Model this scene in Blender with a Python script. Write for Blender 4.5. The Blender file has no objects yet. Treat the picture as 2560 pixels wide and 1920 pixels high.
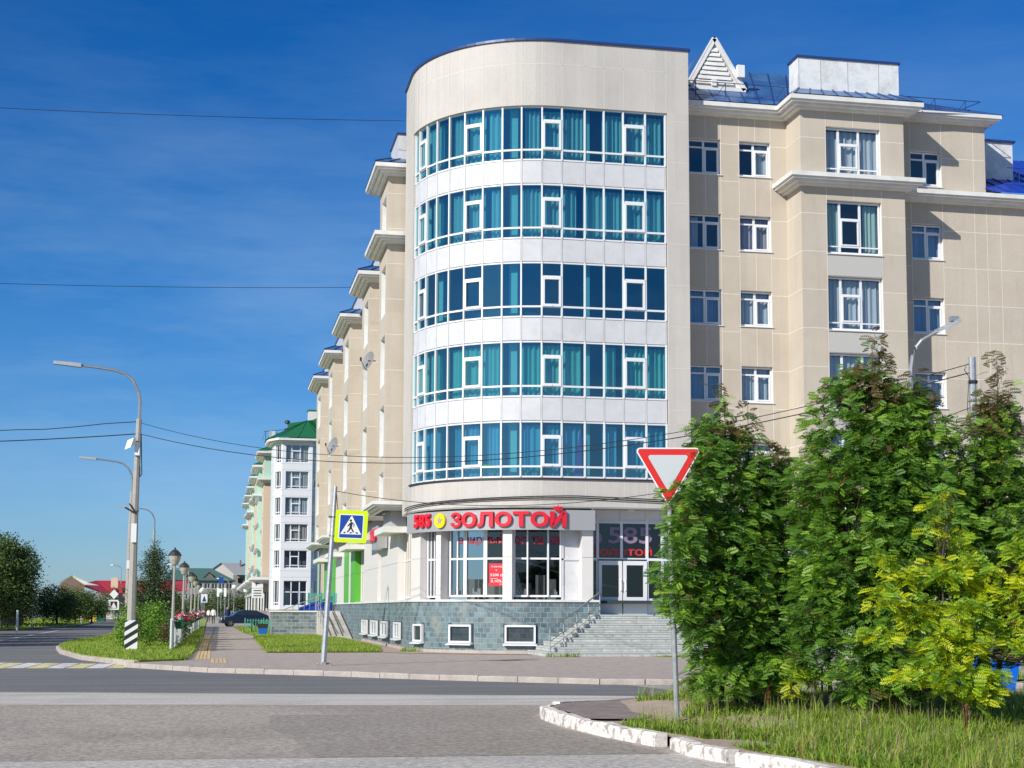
import bpy, math, random
import numpy as np
from math import sin, cos, pi, radians, atan2, sqrt
random.seed(7); rng = np.random.default_rng(7)
SC = bpy.context.scene; COL = SC.collection

# ------------------------------------------------------------------ camera
F_PX, CX, CY = 3783.0, 1280.0, 1152.0          # focal length and principal point for a 2560 x 1920 frame
cd = bpy.data.cameras.new("camera"); cam = bpy.data.objects.new("camera", cd); COL.objects.link(cam)
SC.camera = cam
cd.sensor_width = 36.0; cd.lens = 36.0 * F_PX / 2560.0
cd.shift_x = 0.0; cd.shift_y = (CY - 960.0) / 2560.0
cd.clip_start = 0.1; cd.clip_end = 6000
_a, _p, _r = radians(11.066), radians(5.63), radians(0.239)
from mathutils import Matrix, Vector
_F = Vector((sin(_a)*cos(_p), cos(_a)*cos(_p), sin(_p))); _R = Vector((cos(_a), -sin(_a), 0)); _U = _R.cross(_F)
_R2 = _R*cos(_r) + _U*sin(_r); _U2 = _U*cos(_r) - _R*sin(_r)
m3 = Matrix((_R2, _U2, -_F)).transposed()
cam.matrix_world = Matrix.Translation((0, 0, 1.6)) @ m3.to_4x4()

# ------------------------------------------------------------------ sun and sky
SUN_EL = radians(29.5); SUN_H = Vector((-0.79, -0.61, 0)).normalized()
sd = bpy.data.lights.new("sun", 'SUN'); sun = bpy.data.objects.new("sun", sd); COL.objects.link(sun)
sd.energy = 4.6; sd.angle = radians(0.53); sd.color = (1.0, 0.95, 0.87)
sv = Vector((SUN_H.x*cos(SUN_EL), SUN_H.y*cos(SUN_EL), sin(SUN_EL)))
sun.rotation_euler = sv.to_track_quat('Z', 'Y').to_euler(); sun.location = (-60, -40, 60)
W = bpy.data.worlds.new("World"); SC.world = W; W.use_nodes = True
nt = W.node_tree; nt.nodes.clear()
out = nt.nodes.new('ShaderNodeOutputWorld'); bg = nt.nodes.new('ShaderNodeBackground'); bg.inputs[1].default_value = 0.085
sky = nt.nodes.new('ShaderNodeTexSky'); sky.sky_type = 'NISHITA'; sky.sun_disc = False
sky.sun_elevation = SUN_EL; sky.sun_rotation = atan2(SUN_H.x, SUN_H.y); sky.air_density = 0.9; sky.dust_density = 0.3; sky.ozone_density = 3.0
tc = nt.nodes.new('ShaderNodeTexCoord'); mp = nt.nodes.new('ShaderNodeMapping'); mp.inputs['Scale'].default_value = (1.3, 1.3, 6.5)
mp.inputs['Rotation'].default_value = (0.05, 0.22, 0)
nz = nt.nodes.new('ShaderNodeTexNoise'); nz.inputs['Scale'].default_value = 2.2; nz.inputs['Detail'].default_value = 7; nz.inputs['Roughness'].default_value = 0.62
cr = nt.nodes.new('ShaderNodeValToRGB'); cr.color_ramp.elements[0].position = 0.38; cr.color_ramp.elements[1].position = 0.74
cr.color_ramp.elements[0].color = (0, 0, 0, 1); cr.color_ramp.elements[1].color = (0.42, 0.42, 0.42, 1)
tint = nt.nodes.new('ShaderNodeMixRGB'); tint.blend_type = 'MULTIPLY'; tint.inputs[0].default_value = 1.0; tint.inputs[2].default_value = (1, 1, 1, 1)
mx = nt.nodes.new('ShaderNodeMixRGB'); mx.inputs[2].default_value = (4.2, 6.2, 8.4, 1)
L = nt.links.new
sx = nt.nodes.new('ShaderNodeSeparateXYZ'); gr = nt.nodes.new('ShaderNodeValToRGB'); L(tc.outputs['Generated'], sx.inputs[0]); L(sx.outputs['Z'], gr.inputs[0])
e_ = gr.color_ramp.elements; e_[0].position = 0.0; e_[0].color = (.60,.80,1.10,1); e_[1].position = 1.0; e_[1].color = (.62,.82,.95,1)
for p_, c_ in ((.10,(.42,.76,1.12,1)),(.22,(.20,.68,1.14,1)),(.38,(.06,.56,1.14,1)),(.60,(.5,.75,.9,1))): q_ = gr.color_ramp.elements.new(p_); q_.color = c_
L(gr.outputs[0], tint.inputs[2])
L(tc.outputs['Generated'], mp.inputs[0]); L(mp.outputs[0], nz.inputs['Vector']); L(nz.outputs[0], cr.inputs[0])
L(sky.outputs[0], tint.inputs[1]); L(tint.outputs[0], mx.inputs[1]); el = nt.nodes.new('ShaderNodeValToRGB'); L(sx.outputs['Z'], el.inputs[0]); el.color_ramp.elements[0].position = 0.0; el.color_ramp.elements[0].color = (.75,.75,.75,1); el.color_ramp.elements[1].position = .36; el.color_ramp.elements[1].color = (.22,.22,.22,1)
q_ = el.color_ramp.elements.new(.15); q_.color = (1.0,1.0,1.0,1); q_ = el.color_ramp.elements.new(.24); q_.color = (.75,.75,.75,1)
cmul = nt.nodes.new('ShaderNodeMixRGB'); cmul.blend_type = 'MULTIPLY'; cmul.inputs[0].default_value = 1; L(cr.outputs[0], cmul.inputs[1]); L(el.outputs[0], cmul.inputs[2]); L(cmul.outputs[0], mx.inputs[0]); L(mx.outputs[0], bg.inputs[0]); L(bg.outputs[0], out.inputs[0])
SC.view_settings.view_transform = 'Standard'; SC.view_settings.look = 'None'; SC.view_settings.gamma = 1.0
SC.view_settings.exposure = 0.22
SC.render.engine = 'CYCLES'; SC.cycles.max_bounces = 6; SC.cycles.transparent_max_bounces = 12; SC.cycles.diffuse_bounces = 3; SC.cycles.glossy_bounces = 3

# ------------------------------------------------------------------ materials
MATS = {}
def mat(name, col=(.5,.5,.5), rough=.7, metal=0.0, noise=0.0, nscale=8.0, bump=0.0, bscale=60.0, spec=.5, trans=0.0, stain=None, stain_scale=.5, emit=0, panels=None):
    if name in MATS: return MATS[name]
    m = bpy.data.materials.new(name); m.use_nodes = True; n = m.node_tree; b = n.nodes['Principled BSDF']
    b.inputs['Base Color'].default_value = (*col, 1); b.inputs['Roughness'].default_value = rough; b.inputs['Metallic'].default_value = metal
    b.inputs['Specular IOR Level'].default_value = spec
    lk = n.links.new
    tcn = n.nodes.new('ShaderNodeTexCoord')
    last = None
    if noise:
        t = n.nodes.new('ShaderNodeTexNoise'); t.inputs['Scale'].default_value = nscale; t.inputs['Detail'].default_value = 5; t.inputs['Roughness'].default_value = .65
        lk(tcn.outputs['Object'], t.inputs['Vector'])
        r = n.nodes.new('ShaderNodeMapRange'); r.inputs[1].default_value = .25; r.inputs[2].default_value = .75
        r.inputs[3].default_value = 1-noise; r.inputs[4].default_value = 1+noise; lk(t.outputs[0], r.inputs[0])
        mm = n.nodes.new('ShaderNodeMixRGB'); mm.blend_type = 'MULTIPLY'; mm.inputs[0].default_value = 1; mm.inputs[1].default_value = (*col, 1)
        lk(r.outputs[0], mm.inputs[2]); last = mm.outputs[0]
    if stain:
        t2 = n.nodes.new('ShaderNodeTexNoise'); t2.inputs['Scale'].default_value = stain_scale; t2.inputs['Detail'].default_value = 7; t2.inputs['Roughness'].default_value = .7
        lk(tcn.outputs['Object'], t2.inputs['Vector'])
        r2 = n.nodes.new('ShaderNodeMapRange'); r2.inputs[1].default_value = .45; r2.inputs[2].default_value = .75; lk(t2.outputs[0], r2.inputs[0])
        m2 = n.nodes.new('ShaderNodeMixRGB'); m2.inputs[1].default_value = (*col, 1); m2.inputs[2].default_value = (*stain, 1)
        if last: lk(last, m2.inputs[1])
        lk(r2.outputs[0], m2.inputs[0]); last = m2.outputs[0]
    if panels:
        bt = n.nodes.new('ShaderNodeTexBrick'); bt.offset = 0.0; bt.inputs['Scale'].default_value = 1; bt.inputs['Brick Width'].default_value = panels[0]; bt.inputs['Row Height'].default_value = panels[1]
        bt.inputs['Mortar Size'].default_value = 0; bt.inputs['Color1'].default_value = (.955,.955,.96,1); bt.inputs['Color2'].default_value = (1.035,1.03,1.025,1)
        mpp = n.nodes.new('ShaderNodeMapping'); mpp.inputs['Location'].default_value = (.2, panels[2], 0); lk(tcn.outputs['UV'], mpp.inputs[0]); lk(mpp.outputs[0], bt.inputs['Vector'])
        m5 = n.nodes.new('ShaderNodeMixRGB'); m5.blend_type = 'MULTIPLY'; m5.inputs[0].default_value = 1; lk(last, m5.inputs[1]); lk(bt.outputs['Color'], m5.inputs[2])
        ms_ = n.nodes.new('ShaderNodeMapping'); ms_.inputs['Scale'].default_value = (5, 5, .22); lk(tcn.outputs['Object'], ms_.inputs[0])
        ns_ = n.nodes.new('ShaderNodeTexNoise'); ns_.inputs['Scale'].default_value = 1; ns_.inputs['Detail'].default_value = 5; lk(ms_.outputs[0], ns_.inputs['Vector'])
        rs_ = n.nodes.new('ShaderNodeMapRange'); rs_.inputs[1].default_value = .52; rs_.inputs[2].default_value = .78; rs_.inputs[3].default_value = 1.0; rs_.inputs[4].default_value = .925; lk(ns_.outputs[0], rs_.inputs[0])
        m6 = n.nodes.new('ShaderNodeMixRGB'); m6.blend_type = 'MULTIPLY'; m6.inputs[0].default_value = 1; lk(m5.outputs[0], m6.inputs[1]); lk(rs_.outputs[0], m6.inputs[2]); last = m6.outputs[0]
    if last: lk(last, b.inputs['Base Color'])
    if bump:
        t3 = n.nodes.new('ShaderNodeTexNoise'); t3.inputs['Scale'].default_value = bscale; t3.inputs['Detail'].default_value = 4
        lk(tcn.outputs['Object'], t3.inputs['Vector'])
        bp = n.nodes.new('ShaderNodeBump'); bp.inputs['Strength'].default_value = bump; bp.inputs['Distance'].default_value = .02
        lk(t3.outputs[0], bp.inputs['Height']); lk(bp.outputs[0], b.inputs['Normal'])
    if emit:
        b.inputs['Emission Color'].default_value = (*col, 1); b.inputs['Emission Strength'].default_value = emit
    if trans:
        # leaf: add translucency
        tr = n.nodes.new('ShaderNodeBsdfTranslucent'); ms = n.nodes.new('ShaderNodeMixShader'); ms.inputs[0].default_value = trans
        o = n.nodes['Material Output']
        if last: lk(last, tr.inputs[0])
        else: tr.inputs[0].default_value = (*col, 1)
        lk(b.outputs[0], ms.inputs[1]); lk(tr.outputs[0], ms.inputs[2]); lk(ms.outputs[0], o.inputs[0])
    MATS[name] = m; return m

def glass(name, tintc, refl=.12, rough=.02, rtint=(1,1,1)):
    """window pane: tinted see-through glass with a fresnel mirror"""
    m = bpy.data.materials.new(name); m.use_nodes = True; n = m.node_tree; n.nodes.clear(); lk = n.links.new
    o = n.nodes.new('ShaderNodeOutputMaterial'); t = n.nodes.new('ShaderNodeBsdfTransparent'); t.inputs[0].default_value = (*tintc, 1)
    g = n.nodes.new('ShaderNodeBsdfGlossy'); g.inputs['Roughness'].default_value = rough; g.inputs['Color'].default_value = (*rtint, 1)
    lw = n.nodes.new('ShaderNodeLayerWeight'); lw.inputs[0].default_value = .5; pw4 = n.nodes.new('ShaderNodeMath'); pw4.operation = 'POWER'; pw4.inputs[1].default_value = 4.0; lk(lw.outputs['Facing'], pw4.inputs[0])
    mr = n.nodes.new('ShaderNodeMapRange'); mr.inputs[3].default_value = refl; mr.inputs[4].default_value = 1.0
    lk(pw4.outputs[0], mr.inputs[0])
    nzt = n.nodes.new('ShaderNodeTexNoise'); nzt.inputs['Scale'].default_value = .9; nzt.inputs['Detail'].default_value = 1
    tcn = n.nodes.new('ShaderNodeTexCoord'); lk(tcn.outputs['Object'], nzt.inputs['Vector'])
    bp = n.nodes.new('ShaderNodeBump'); bp.inputs['Strength'].default_value = .06; bp.inputs['Distance'].default_value = .1; lk(nzt.outputs[0], bp.inputs['Height']); lk(bp.outputs[0], g.inputs['Normal'])
    ms = n.nodes.new('ShaderNodeMixShader'); lk(mr.outputs[0], ms.inputs[0]); lk(t.outputs[0], ms.inputs[1]); lk(g.outputs[0], ms.inputs[2]); lk(ms.outputs[0], o.inputs[0])
    MATS[name] = m; return m

def brickmat(name, c1, c2, mortar, scale_w, scale_h, rough=.6, bump=.4, msize=.012, off=.5, vary=None, dirt=None, coord='UV'):
    m = bpy.data.materials.new(name); m.use_nodes = True; n = m.node_tree; b = n.nodes['Principled BSDF']; lk = n.links.new
    b.inputs['Roughness'].default_value = rough
    tcn = n.nodes.new('ShaderNodeTexCoord')
    bt = n.nodes.new('ShaderNodeTexBrick'); bt.offset = off; bt.inputs['Scale'].default_value = 1.0
    bt.inputs['Brick Width'].default_value = scale_w; bt.inputs['Row Height'].default_value = scale_h
    bt.inputs['Mortar Size'].default_value = msize; bt.inputs['Mortar Smooth'].default_value = .2; bt.inputs['Bias'].default_value = 0
    bt.inputs['Color1'].default_value = (*c1, 1); bt.inputs['Color2'].default_value = (*c2, 1); bt.inputs['Mortar'].default_value = (*mortar, 1)
    lk(tcn.outputs[coord], bt.inputs['Vector'])
    last = bt.outputs['Color']
    t = n.nodes.new('ShaderNodeTexNoise'); t.inputs['Scale'].default_value = 3.0; t.inputs['Detail'].default_value = 8; t.inputs['Roughness'].default_value = .75
    lk(tcn.outputs['Object'], t.inputs['Vector'])
    r = n.nodes.new('ShaderNodeMapRange'); r.inputs[1].default_value = .3; r.inputs[2].default_value = .7; r.inputs[3].default_value = .65; r.inputs[4].default_value = 1.35; lk(t.outputs[0], r.inputs[0])
    mm = n.nodes.new('ShaderNodeMixRGB'); mm.blend_type = 'MULTIPLY'; mm.inputs[0].default_value = 1; lk(last, mm.inputs[1]); lk(r.outputs[0], mm.inputs[2]); last = mm.outputs[0]
    if dirt:
        t2 = n.nodes.new('ShaderNodeTexNoise'); t2.inputs['Scale'].default_value = 1.3; t2.inputs['Detail'].default_value = 9; t2.inputs['Roughness'].default_value = .8
        lk(tcn.outputs['Object'], t2.inputs['Vector'])
        r2 = n.nodes.new('ShaderNodeMapRange'); r2.inputs[1].default_value = .5; r2.inputs[2].default_value = .68; r2.inputs[4].default_value = .8; lk(t2.outputs[0], r2.inputs[0])
        m2 = n.nodes.new('ShaderNodeMixRGB'); m2.inputs[2].default_value = (*dirt, 1); lk(last, m2.inputs[1]); lk(r2.outputs[0], m2.inputs[0]); last = m2.outputs[0]
    lk(last, b.inputs['Base Color'])
    bp = n.nodes.new('ShaderNodeBump'); bp.inputs['Strength'].default_value = bump; bp.inputs['Distance'].default_value = .01
    inv = n.nodes.new('ShaderNodeMath'); inv.operation = 'SUBTRACT'; inv.inputs[0].default_value = 1; lk(bt.outputs['Fac'], inv.inputs[1])
    ad = n.nodes.new('ShaderNodeMath'); ad.operation = 'ADD'; lk(inv.outputs[0], ad.inputs[0]); lk(t.outputs[0], ad.inputs[1])
    lk(ad.outputs[0], bp.inputs['Height']); lk(bp.outputs[0], b.inputs['Normal'])
    MATS[name] = m; return m

mat('tower_plaster', (.55,.52,.475), .9, noise=.16, nscale=34, bump=.5, bscale=50, stain=(.49,.46,.42), stain_scale=.55, spec=.2, panels=(.775, 3.0, .4))
mat('beige_plaster', (.54,.48,.395), .9, noise=.16, nscale=34, bump=.5, bscale=50, stain=(.47,.41,.33), stain_scale=.5, spec=.2, panels=(1.32, 1.5, 1.07))
mat('grey_panel', (.48,.47,.44), .85, noise=.05, nscale=12, spec=.2)
mat('joint', (.72,.66,.56), .8)
mat('tower_joint', (.62,.59,.54), .8)
mat('white_trim', (.74,.73,.70), .55, noise=.05, nscale=3, stain=(.60,.58,.53), stain_scale=1.3)
mat('white_pvc', (.74,.74,.75), .35)
mat('white_panel', (.62,.62,.63), .35, noise=.05, nscale=1.2, stain=(.54,.54,.53), stain_scale=2.2)
mat('white_cladding', (.70,.67,.63), .45, noise=.04, nscale=2)
mat('grey_soffit', (.42,.42,.40), .7)
mat('blue_metal', (.035,.11,.30), .35, metal=.1, noise=.12, nscale=2, stain=(.12,.26,.42), stain_scale=.8)
mat('bright_blue_metal', (.015,.055,.42), .35, metal=.1, noise=.1, nscale=2)
mat('navy_trim', (.02,.05,.18), .4)
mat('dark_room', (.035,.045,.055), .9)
mat('column_paint', (.55,.62,.60), .8)
for nm, c in (('curtain_white', (.82,.84,.84)), ('curtain_green', (.62,.82,.68)), ('curtain_pink', (.66,.56,.58)), ('curtain_plum', (.60,.14,.52)), ('curtain_beige', (.70,.62,.52)), ('curtain_blue', (.45,.62,.85))):
    mat(nm, c, .9, trans=.35)
glass('teal_glass', (.33,.68,.70), .22, rtint=(.65,.95,1.0))
glass('clear_glass', (.72,.80,.85), .12, rtint=(.85,.95,1.0))
glass('shop_glass', (.45,.50,.52), .07)
glass('door_glass', (.30,.36,.40), .12)
brickmat('stone_tile', (.17,.25,.27), (.065,.12,.15), (.30,.31,.28), .25, .19, bump=.8, msize=.011, dirt=(.30,.29,.24))
brickmat('stone_block', (.20,.26,.28), (.09,.13,.16), (.38,.37,.34), .48, .20, bump=.5, msize=.012, dirt=(.30,.29,.26))
brickmat('paver', (.46,.385,.335), (.39,.335,.295), (.27,.23,.20), .22, .11, rough=.9, bump=.2, msize=.006, coord='Object')
brickmat('brown_paver', (.30,.235,.21), (.25,.20,.18), (.16,.13,.12), .20, .10, rough=.9, bump=.2, msize=.008, coord='Object')
brickmat('step_stone', (.48,.50,.47), (.40,.43,.41), (.22,.22,.20), 1.25, .163, rough=.75, bump=.1, msize=.012)
mat('step_top', (.46,.47,.44), .8, noise=.12, nscale=5)

def asphalt(name, col, patch, grain=.3, gs=18, ps=.25, pr=(.45,.6), pm=.7, streak=None):
    m = bpy.data.materials.new(name); m.use_nodes = True; n = m.node_tree; b = n.nodes['Principled BSDF']; lk = n.links.new
    b.inputs['Roughness'].default_value = .88; b.inputs['Specular IOR Level'].default_value = .3
    tcn = n.nodes.new('ShaderNodeTexCoord')
    g = n.nodes.new('ShaderNodeTexNoise'); g.inputs['Scale'].default_value = gs; g.inputs['Detail'].default_value = 8; g.inputs['Roughness'].default_value = .85; lk(tcn.outputs['Object'], g.inputs['Vector'])
    r = n.nodes.new('ShaderNodeMapRange'); r.inputs[1].default_value = .38; r.inputs[2].default_value = .62; r.inputs[3].default_value = 1-grain; r.inputs[4].default_value = 1+grain; lk(g.outputs[0], r.inputs[0])
    p = n.nodes.new('ShaderNodeTexNoise'); p.inputs['Scale'].default_value = ps; p.inputs['Detail'].default_value = 8; p.inputs['Roughness'].default_value = .6; lk(tcn.outputs['Object'], p.inputs['Vector'])
    r2 = n.nodes.new('ShaderNodeMapRange'); r2.inputs[1].default_value = pr[0]; r2.inputs[2].default_value = pr[1]; r2.inputs[4].default_value = pm; lk(p.outputs[0], r2.inputs[0])
    mm = n.nodes.new('ShaderNodeMixRGB'); mm.inputs[1].default_value = (*col, 1); mm.inputs[2].default_value = (*patch, 1); lk(r2.outputs[0], mm.inputs[0])
    last = mm.outputs[0]
    if streak:
        mp2 = n.nodes.new('ShaderNodeMapping'); mp2.inputs['Rotation'].default_value = (0,0,streak); mp2.inputs['Scale'].default_value = (.06, 1.6, 1); lk(tcn.outputs['Object'], mp2.inputs[0])
        s = n.nodes.new('ShaderNodeTexNoise'); s.inputs['Scale'].default_value = 1; s.inputs['Detail'].default_value = 5; lk(mp2.outputs[0], s.inputs['Vector'])
        r3 = n.nodes.new('ShaderNodeMapRange'); r3.inputs[1].default_value = .35; r3.inputs[2].default_value = .65; r3.inputs[3].default_value = .86; r3.inputs[4].default_value = 1.14; lk(s.outputs[0], r3.inputs[0])
        m4 = n.nodes.new('ShaderNodeMixRGB'); m4.blend_type = 'MULTIPLY'; m4.inputs[0].default_value = 1; lk(last, m4.inputs[1]); lk(r3.outputs[0], m4.inputs[2]); last = m4.outputs[0]
    m3_ = n.nodes.new('ShaderNodeMixRGB'); m3_.blend_type = 'MULTIPLY'; m3_.inputs[0].default_value = 1; lk(last, m3_.inputs[1]); lk(r.outputs[0], m3_.inputs[2])
    lk(m3_.outputs[0], b.inputs['Base Color'])
    bp = n.nodes.new('ShaderNodeBump'); bp.inputs['Strength'].default_value = .5; bp.inputs['Distance'].default_value = .01; lk(g.outputs[0], bp.inputs['Height']); lk(bp.outputs[0], b.inputs['Normal'])
    MATS[name] = m; return m
asphalt('asphalt_dark', (.165,.165,.168), (.195,.19,.185), .22, 15, .3, streak=radians(-20))
asphalt('asphalt_near', (.42,.36,.305), (.33,.285,.245), .5, 13, .22, (.42,.60), .9)
asphalt('asphalt_patch', (.32,.28,.24), (.35,.305,.265), .5, 13, .4)
asphalt('concrete_strip', (.52,.48,.44), (.44,.41,.38), .2, 12, .5, streak=radians(-10))
asphalt('concrete_near', (.52,.475,.43), (.42,.385,.36), .5, 10, .5)
asphalt('road_light', (.32,.295,.27), (.40,.365,.34), .2, 30, .4, streak=radians(-3))
asphalt('kerb_stone', (.44,.385,.34), (.34,.30,.27), .2, 25, 1.5)
asphalt('dirt', (.40,.31,.24), (.48,.38,.30), .3, 25, 1.0)
asphalt('field_soil', (.085,.10,.035), (.13,.12,.05), .3, 10, .4)
asphalt('lawn', (.26,.34,.03), (.33,.36,.045), .35, 14, .8)
asphalt('white_paint_worn', (.75,.73,.70), (.30,.29,.28), .2, 30, 2.5, (.5,.62), .8)
asphalt('yellow_paint_worn', (.72,.64,.34), (.32,.29,.22), .2, 30, 2.5, (.5,.62), .8)
asphalt('tactile_yellow', (.72,.52,.26), (.42,.32,.20), .2, 30, 2)
asphalt('kerb_white', (.74,.69,.63), (.30,.26,.23), .2, 22, 7.0, (.52,.60), .85)
mat('metal_grey', (.36,.37,.37), .45, metal=.6, noise=.15, nscale=6)
mat('galvanised', (.42,.44,.45), .45, metal=.55, noise=.25, nscale=12)
mat('pole_concrete', (.36,.34,.31), .8, noise=.12, nscale=6)
mat('dark_metal', (.05,.05,.055), .5, metal=.4)
mat('black_rubber', (.02,.02,.022), .7)
mat('black_paint', (.02,.02,.02), .5)
mat('sign_white', (.80,.80,.78), .4)
mat('sign_dull_white', (.50,.53,.53), .5); mat('sign_red', (.62,.02,.015), .4)
mat('sign_blue', (.01,.06,.30), .35)
mat('sign_lime', (.60,.82,.0), .35)
mat('sign_yellow', (.80,.60,.0), .4)
mat('shop_red', (.70,.015,.03), .35)
mat('shop_red_side', (.40,.01,.02), .4)
mat('fascia_grey', (.40,.40,.40), .35, metal=.2)
mat('lime_panel', (.10,.42,.04), .4)
mat('olive_panel', (.40,.42,.12), .5)
mat('fence_white', (.62,.66,.68), .5, noise=.1, nscale=6)
mat('teal_paint', (.07,.36,.24), .45)
mat('green_pot', (.02,.12,.06), .5)
mat('bin_blue', (.01,.13,.50), .4)
mat('bark', (.075,.06,.045), .9, noise=.3, nscale=20, bump=.5)
mat('pale_bark', (.30,.27,.24), .9, noise=.3, nscale=20)
mat('petal_red', (.55,.02,.06), .6); mat('petal_pink', (.75,.35,.40), .6); mat('petal_white', (.8,.78,.76), .6)

# ------------------------------------------------------------------ mesh builder
ORIG = {}
class MB:
    def __init__(s): s.v = []; s.f = []; s.mi = []; s.uv = []; s.T = None; s.sm = []
    def frame(s, o=None, ux=None):
        if o is None: s.T = None; return s
        ux = Vector((ux[0], ux[1], 0)).normalized(); n = Vector((ux.y, -ux.x, 0)); o = Vector(o)
        s.T = lambda p: o + ux*p[0] + n*p[1] + Vector((0,0,p[2])); return s
    def face(s, pts, m=0, uv=None, smooth=False):
        if s.T: pts = [s.T(p) for p in pts]
        i = len(s.v); s.v += [tuple(p) for p in pts]; s.f.append(tuple(range(i, i+len(pts)))); s.mi.append(m); s.uv.append(uv); s.sm.append(smooth)
    def box(s, x0, x1, y0, y1, z0, z1, m=0):
        P = [(x0,y0,z0),(x1,y0,z0),(x1,y1,z0),(x0,y1,z0),(x0,y0,z1),(x1,y0,z1),(x1,y1,z1),(x0,y1,z1)]
        for q in ((0,3,2,1),(4,5,6,7),(0,1,5,4),(1,2,6,5),(2,3,7,6),(3,0,4,7)): s.face([P[i] for i in q], m)
    def hexa(s, P, m=0):
        for q in ((0,3,2,1),(4,5,6,7),(0,1,5,4),(1,2,6,5),(2,3,7,6),(3,0,4,7)): s.face([P[i] for i in q], m)
    def prism(s, poly, z0, z1, m=0, mtop=None, mside=None):
        s.face([(p[0],p[1],z1) for p in poly], m if mtop is None else mtop); s.face([(p[0],p[1],z0) for p in reversed(poly)], m)
        for a, b in zip(poly, poly[1:]+poly[:1]): s.face([(a[0],a[1],z0),(b[0],b[1],z0),(b[0],b[1],z1),(a[0],a[1],z1)], m if mside is None else mside)
    def tube(s, path, r, m=0, n=8, cap=True):
        path = [Vector(p) for p in path]; rs = r if isinstance(r, (list, tuple)) else [r]*len(path); rings = []
        for i, p in enumerate(path):
            d = (path[min(i+1,len(path)-1)] - path[max(i-1,0)]).normalized()
            up = Vector((0,0,1)) if abs(d.z) < .95 else Vector((1,0,0))
            a = d.cross(up).normalized(); b = a.cross(d)
            rings.append([p + (a*cos(2*pi*k/n) + b*sin(2*pi*k/n))*rs[i] for k in range(n)])
        for i in range(len(rings)-1):
            for k in range(n):
                s.face([rings[i][k], rings[i][(k+1)%n], rings[i+1][(k+1)%n], rings[i+1][k]], m, smooth=n > 5)
        if cap: s.face(rings[0][::-1], m); s.face(rings[-1], m)
    def lathe(s, c, prof, m=0, n=16):
        for (r0,z0),(r1,z1) in zip(prof, prof[1:]):
            for k in range(n):
                a, b = 2*pi*k/n, 2*pi*(k+1)/n
                s.face([(c[0]+r0*cos(a),c[1]+r0*sin(a),c[2]+z0),(c[0]+r0*cos(b),c[1]+r0*sin(b),c[2]+z0),(c[0]+r1*cos(b),c[1]+r1*sin(b),c[2]+z1),(c[0]+r1*cos(a),c[1]+r1*sin(a),c[2]+z1)], m, smooth=True)
    def build(s, name, mats, parent=None, label=None):
        me = bpy.data.meshes.new(name)
        if isinstance(mats, str): mats = [mats]
        V = np.array(s.v, float).reshape(-1, 3)
        if parent is not None: V = V - np.array(ORIG.get(parent.name, (0,0,0)))
        me.from_pydata(V.tolist(), [], s.f)
        for mm in mats: me.materials.append(MATS[mm])
        me.polygons.foreach_set('material_index', s.mi); me.polygons.foreach_set('use_smooth', s.sm)
        uvl = me.uv_layers.new(name='UVMap'); data = np.zeros((len(me.loops), 2)); li = 0
        for fi, f in enumerate(s.f):
            k = len(f)
            if s.uv[fi] is not None: data[li:li+k] = s.uv[fi]
            else:
                P = V[list(f)]; nrm = np.zeros(3)
                for j in range(k): nrm += np.cross(P[j], P[(j+1)%k])
                ln = np.linalg.norm(nrm); nrm = nrm/ln if ln > 0 else np.array([0,0,1.])
                if abs(nrm[2]) > .75: data[li:li+k] = P[:, :2]
                else:
                    h = np.array([-nrm[1], nrm[0]]); h /= max(1e-9, np.linalg.norm(h)); data[li:li+k, 0] = P[:, :2] @ h; data[li:li+k, 1] = P[:, 2]
            li += k
        uvl.data.foreach_set('uv', data.ravel()); me.validate(); me.update()
        o = bpy.data.objects.new(name, me); COL.objects.link(o)
        if parent is not None: o.parent = parent; ORIG[o.name] = ORIG.get(parent.name, (0,0,0))
        if label: o['label'] = label
        return o

def tag(o, label, cat, group=None, kind=None):
    if label: o['label'] = label
    if cat: o['category'] = cat
    if group: o['group'] = group
    if kind: o['kind'] = kind
    return o
def thing(name, label, cat, loc=(0,0,0), group=None, rz=0):
    o = bpy.data.objects.new(name, None); COL.objects.link(o); o.location = loc; o.rotation_euler = (0,0,rz); o.empty_display_size = .2
    ORIG[o.name] = (0,0,0) if rz else tuple(loc)
    return tag(o, label, cat, group)
def local_thing(name, label, cat, group=None):
    """built around the origin, moved afterwards"""
    o = thing(name, label, cat, (0,0,0), group); return o
def copy_tree(o, parent=None):
    c = o.copy(); COL.objects.link(c)
    if parent is not None: c.parent = parent
    for ch in list(o.children): copy_tree(ch, c)
    return c
def fast_mesh(name, V, F, mats, mi=None, parent=None, smooth=False):
    """V (n,3), F (m,k) numpy arrays"""
    me = bpy.data.meshes.new(name); V = np.asarray(V, np.float32); F = np.asarray(F, np.int32); k = F.shape[1]
    if parent is not None: V = V - np.array(ORIG.get(parent.name, (0,0,0)), np.float32)
    me.vertices.add(len(V)); me.vertices.foreach_set('co', V.ravel())
    me.loops.add(F.size); me.loops.foreach_set('vertex_index', F.ravel())
    me.polygons.add(len(F)); me.polygons.foreach_set('loop_start', np.arange(0, F.size, k, dtype=np.int32))
    for mm in ([mats] if isinstance(mats, str) else mats): me.materials.append(MATS[mm])
    if mi is not None: me.polygons.foreach_set('material_index', np.asarray(mi, np.int32))
    me.update(calc_edges=True)
    o = bpy.data.objects.new(name, me); COL.objects.link(o)
    if parent is not None: o.parent = parent; ORIG[o.name] = ORIG.get(parent.name, (0,0,0))
    return o
def struct(name, mb, mats, kind='structure'):
    o = mb.build(name, mats); o['kind'] = kind; return o
def sheet(name, poly, z, m, kind='structure'):
    mb = MB(); mb.face([(p[0], p[1], z) for p in poly], 0); return struct(name, mb, m, kind)

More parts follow.
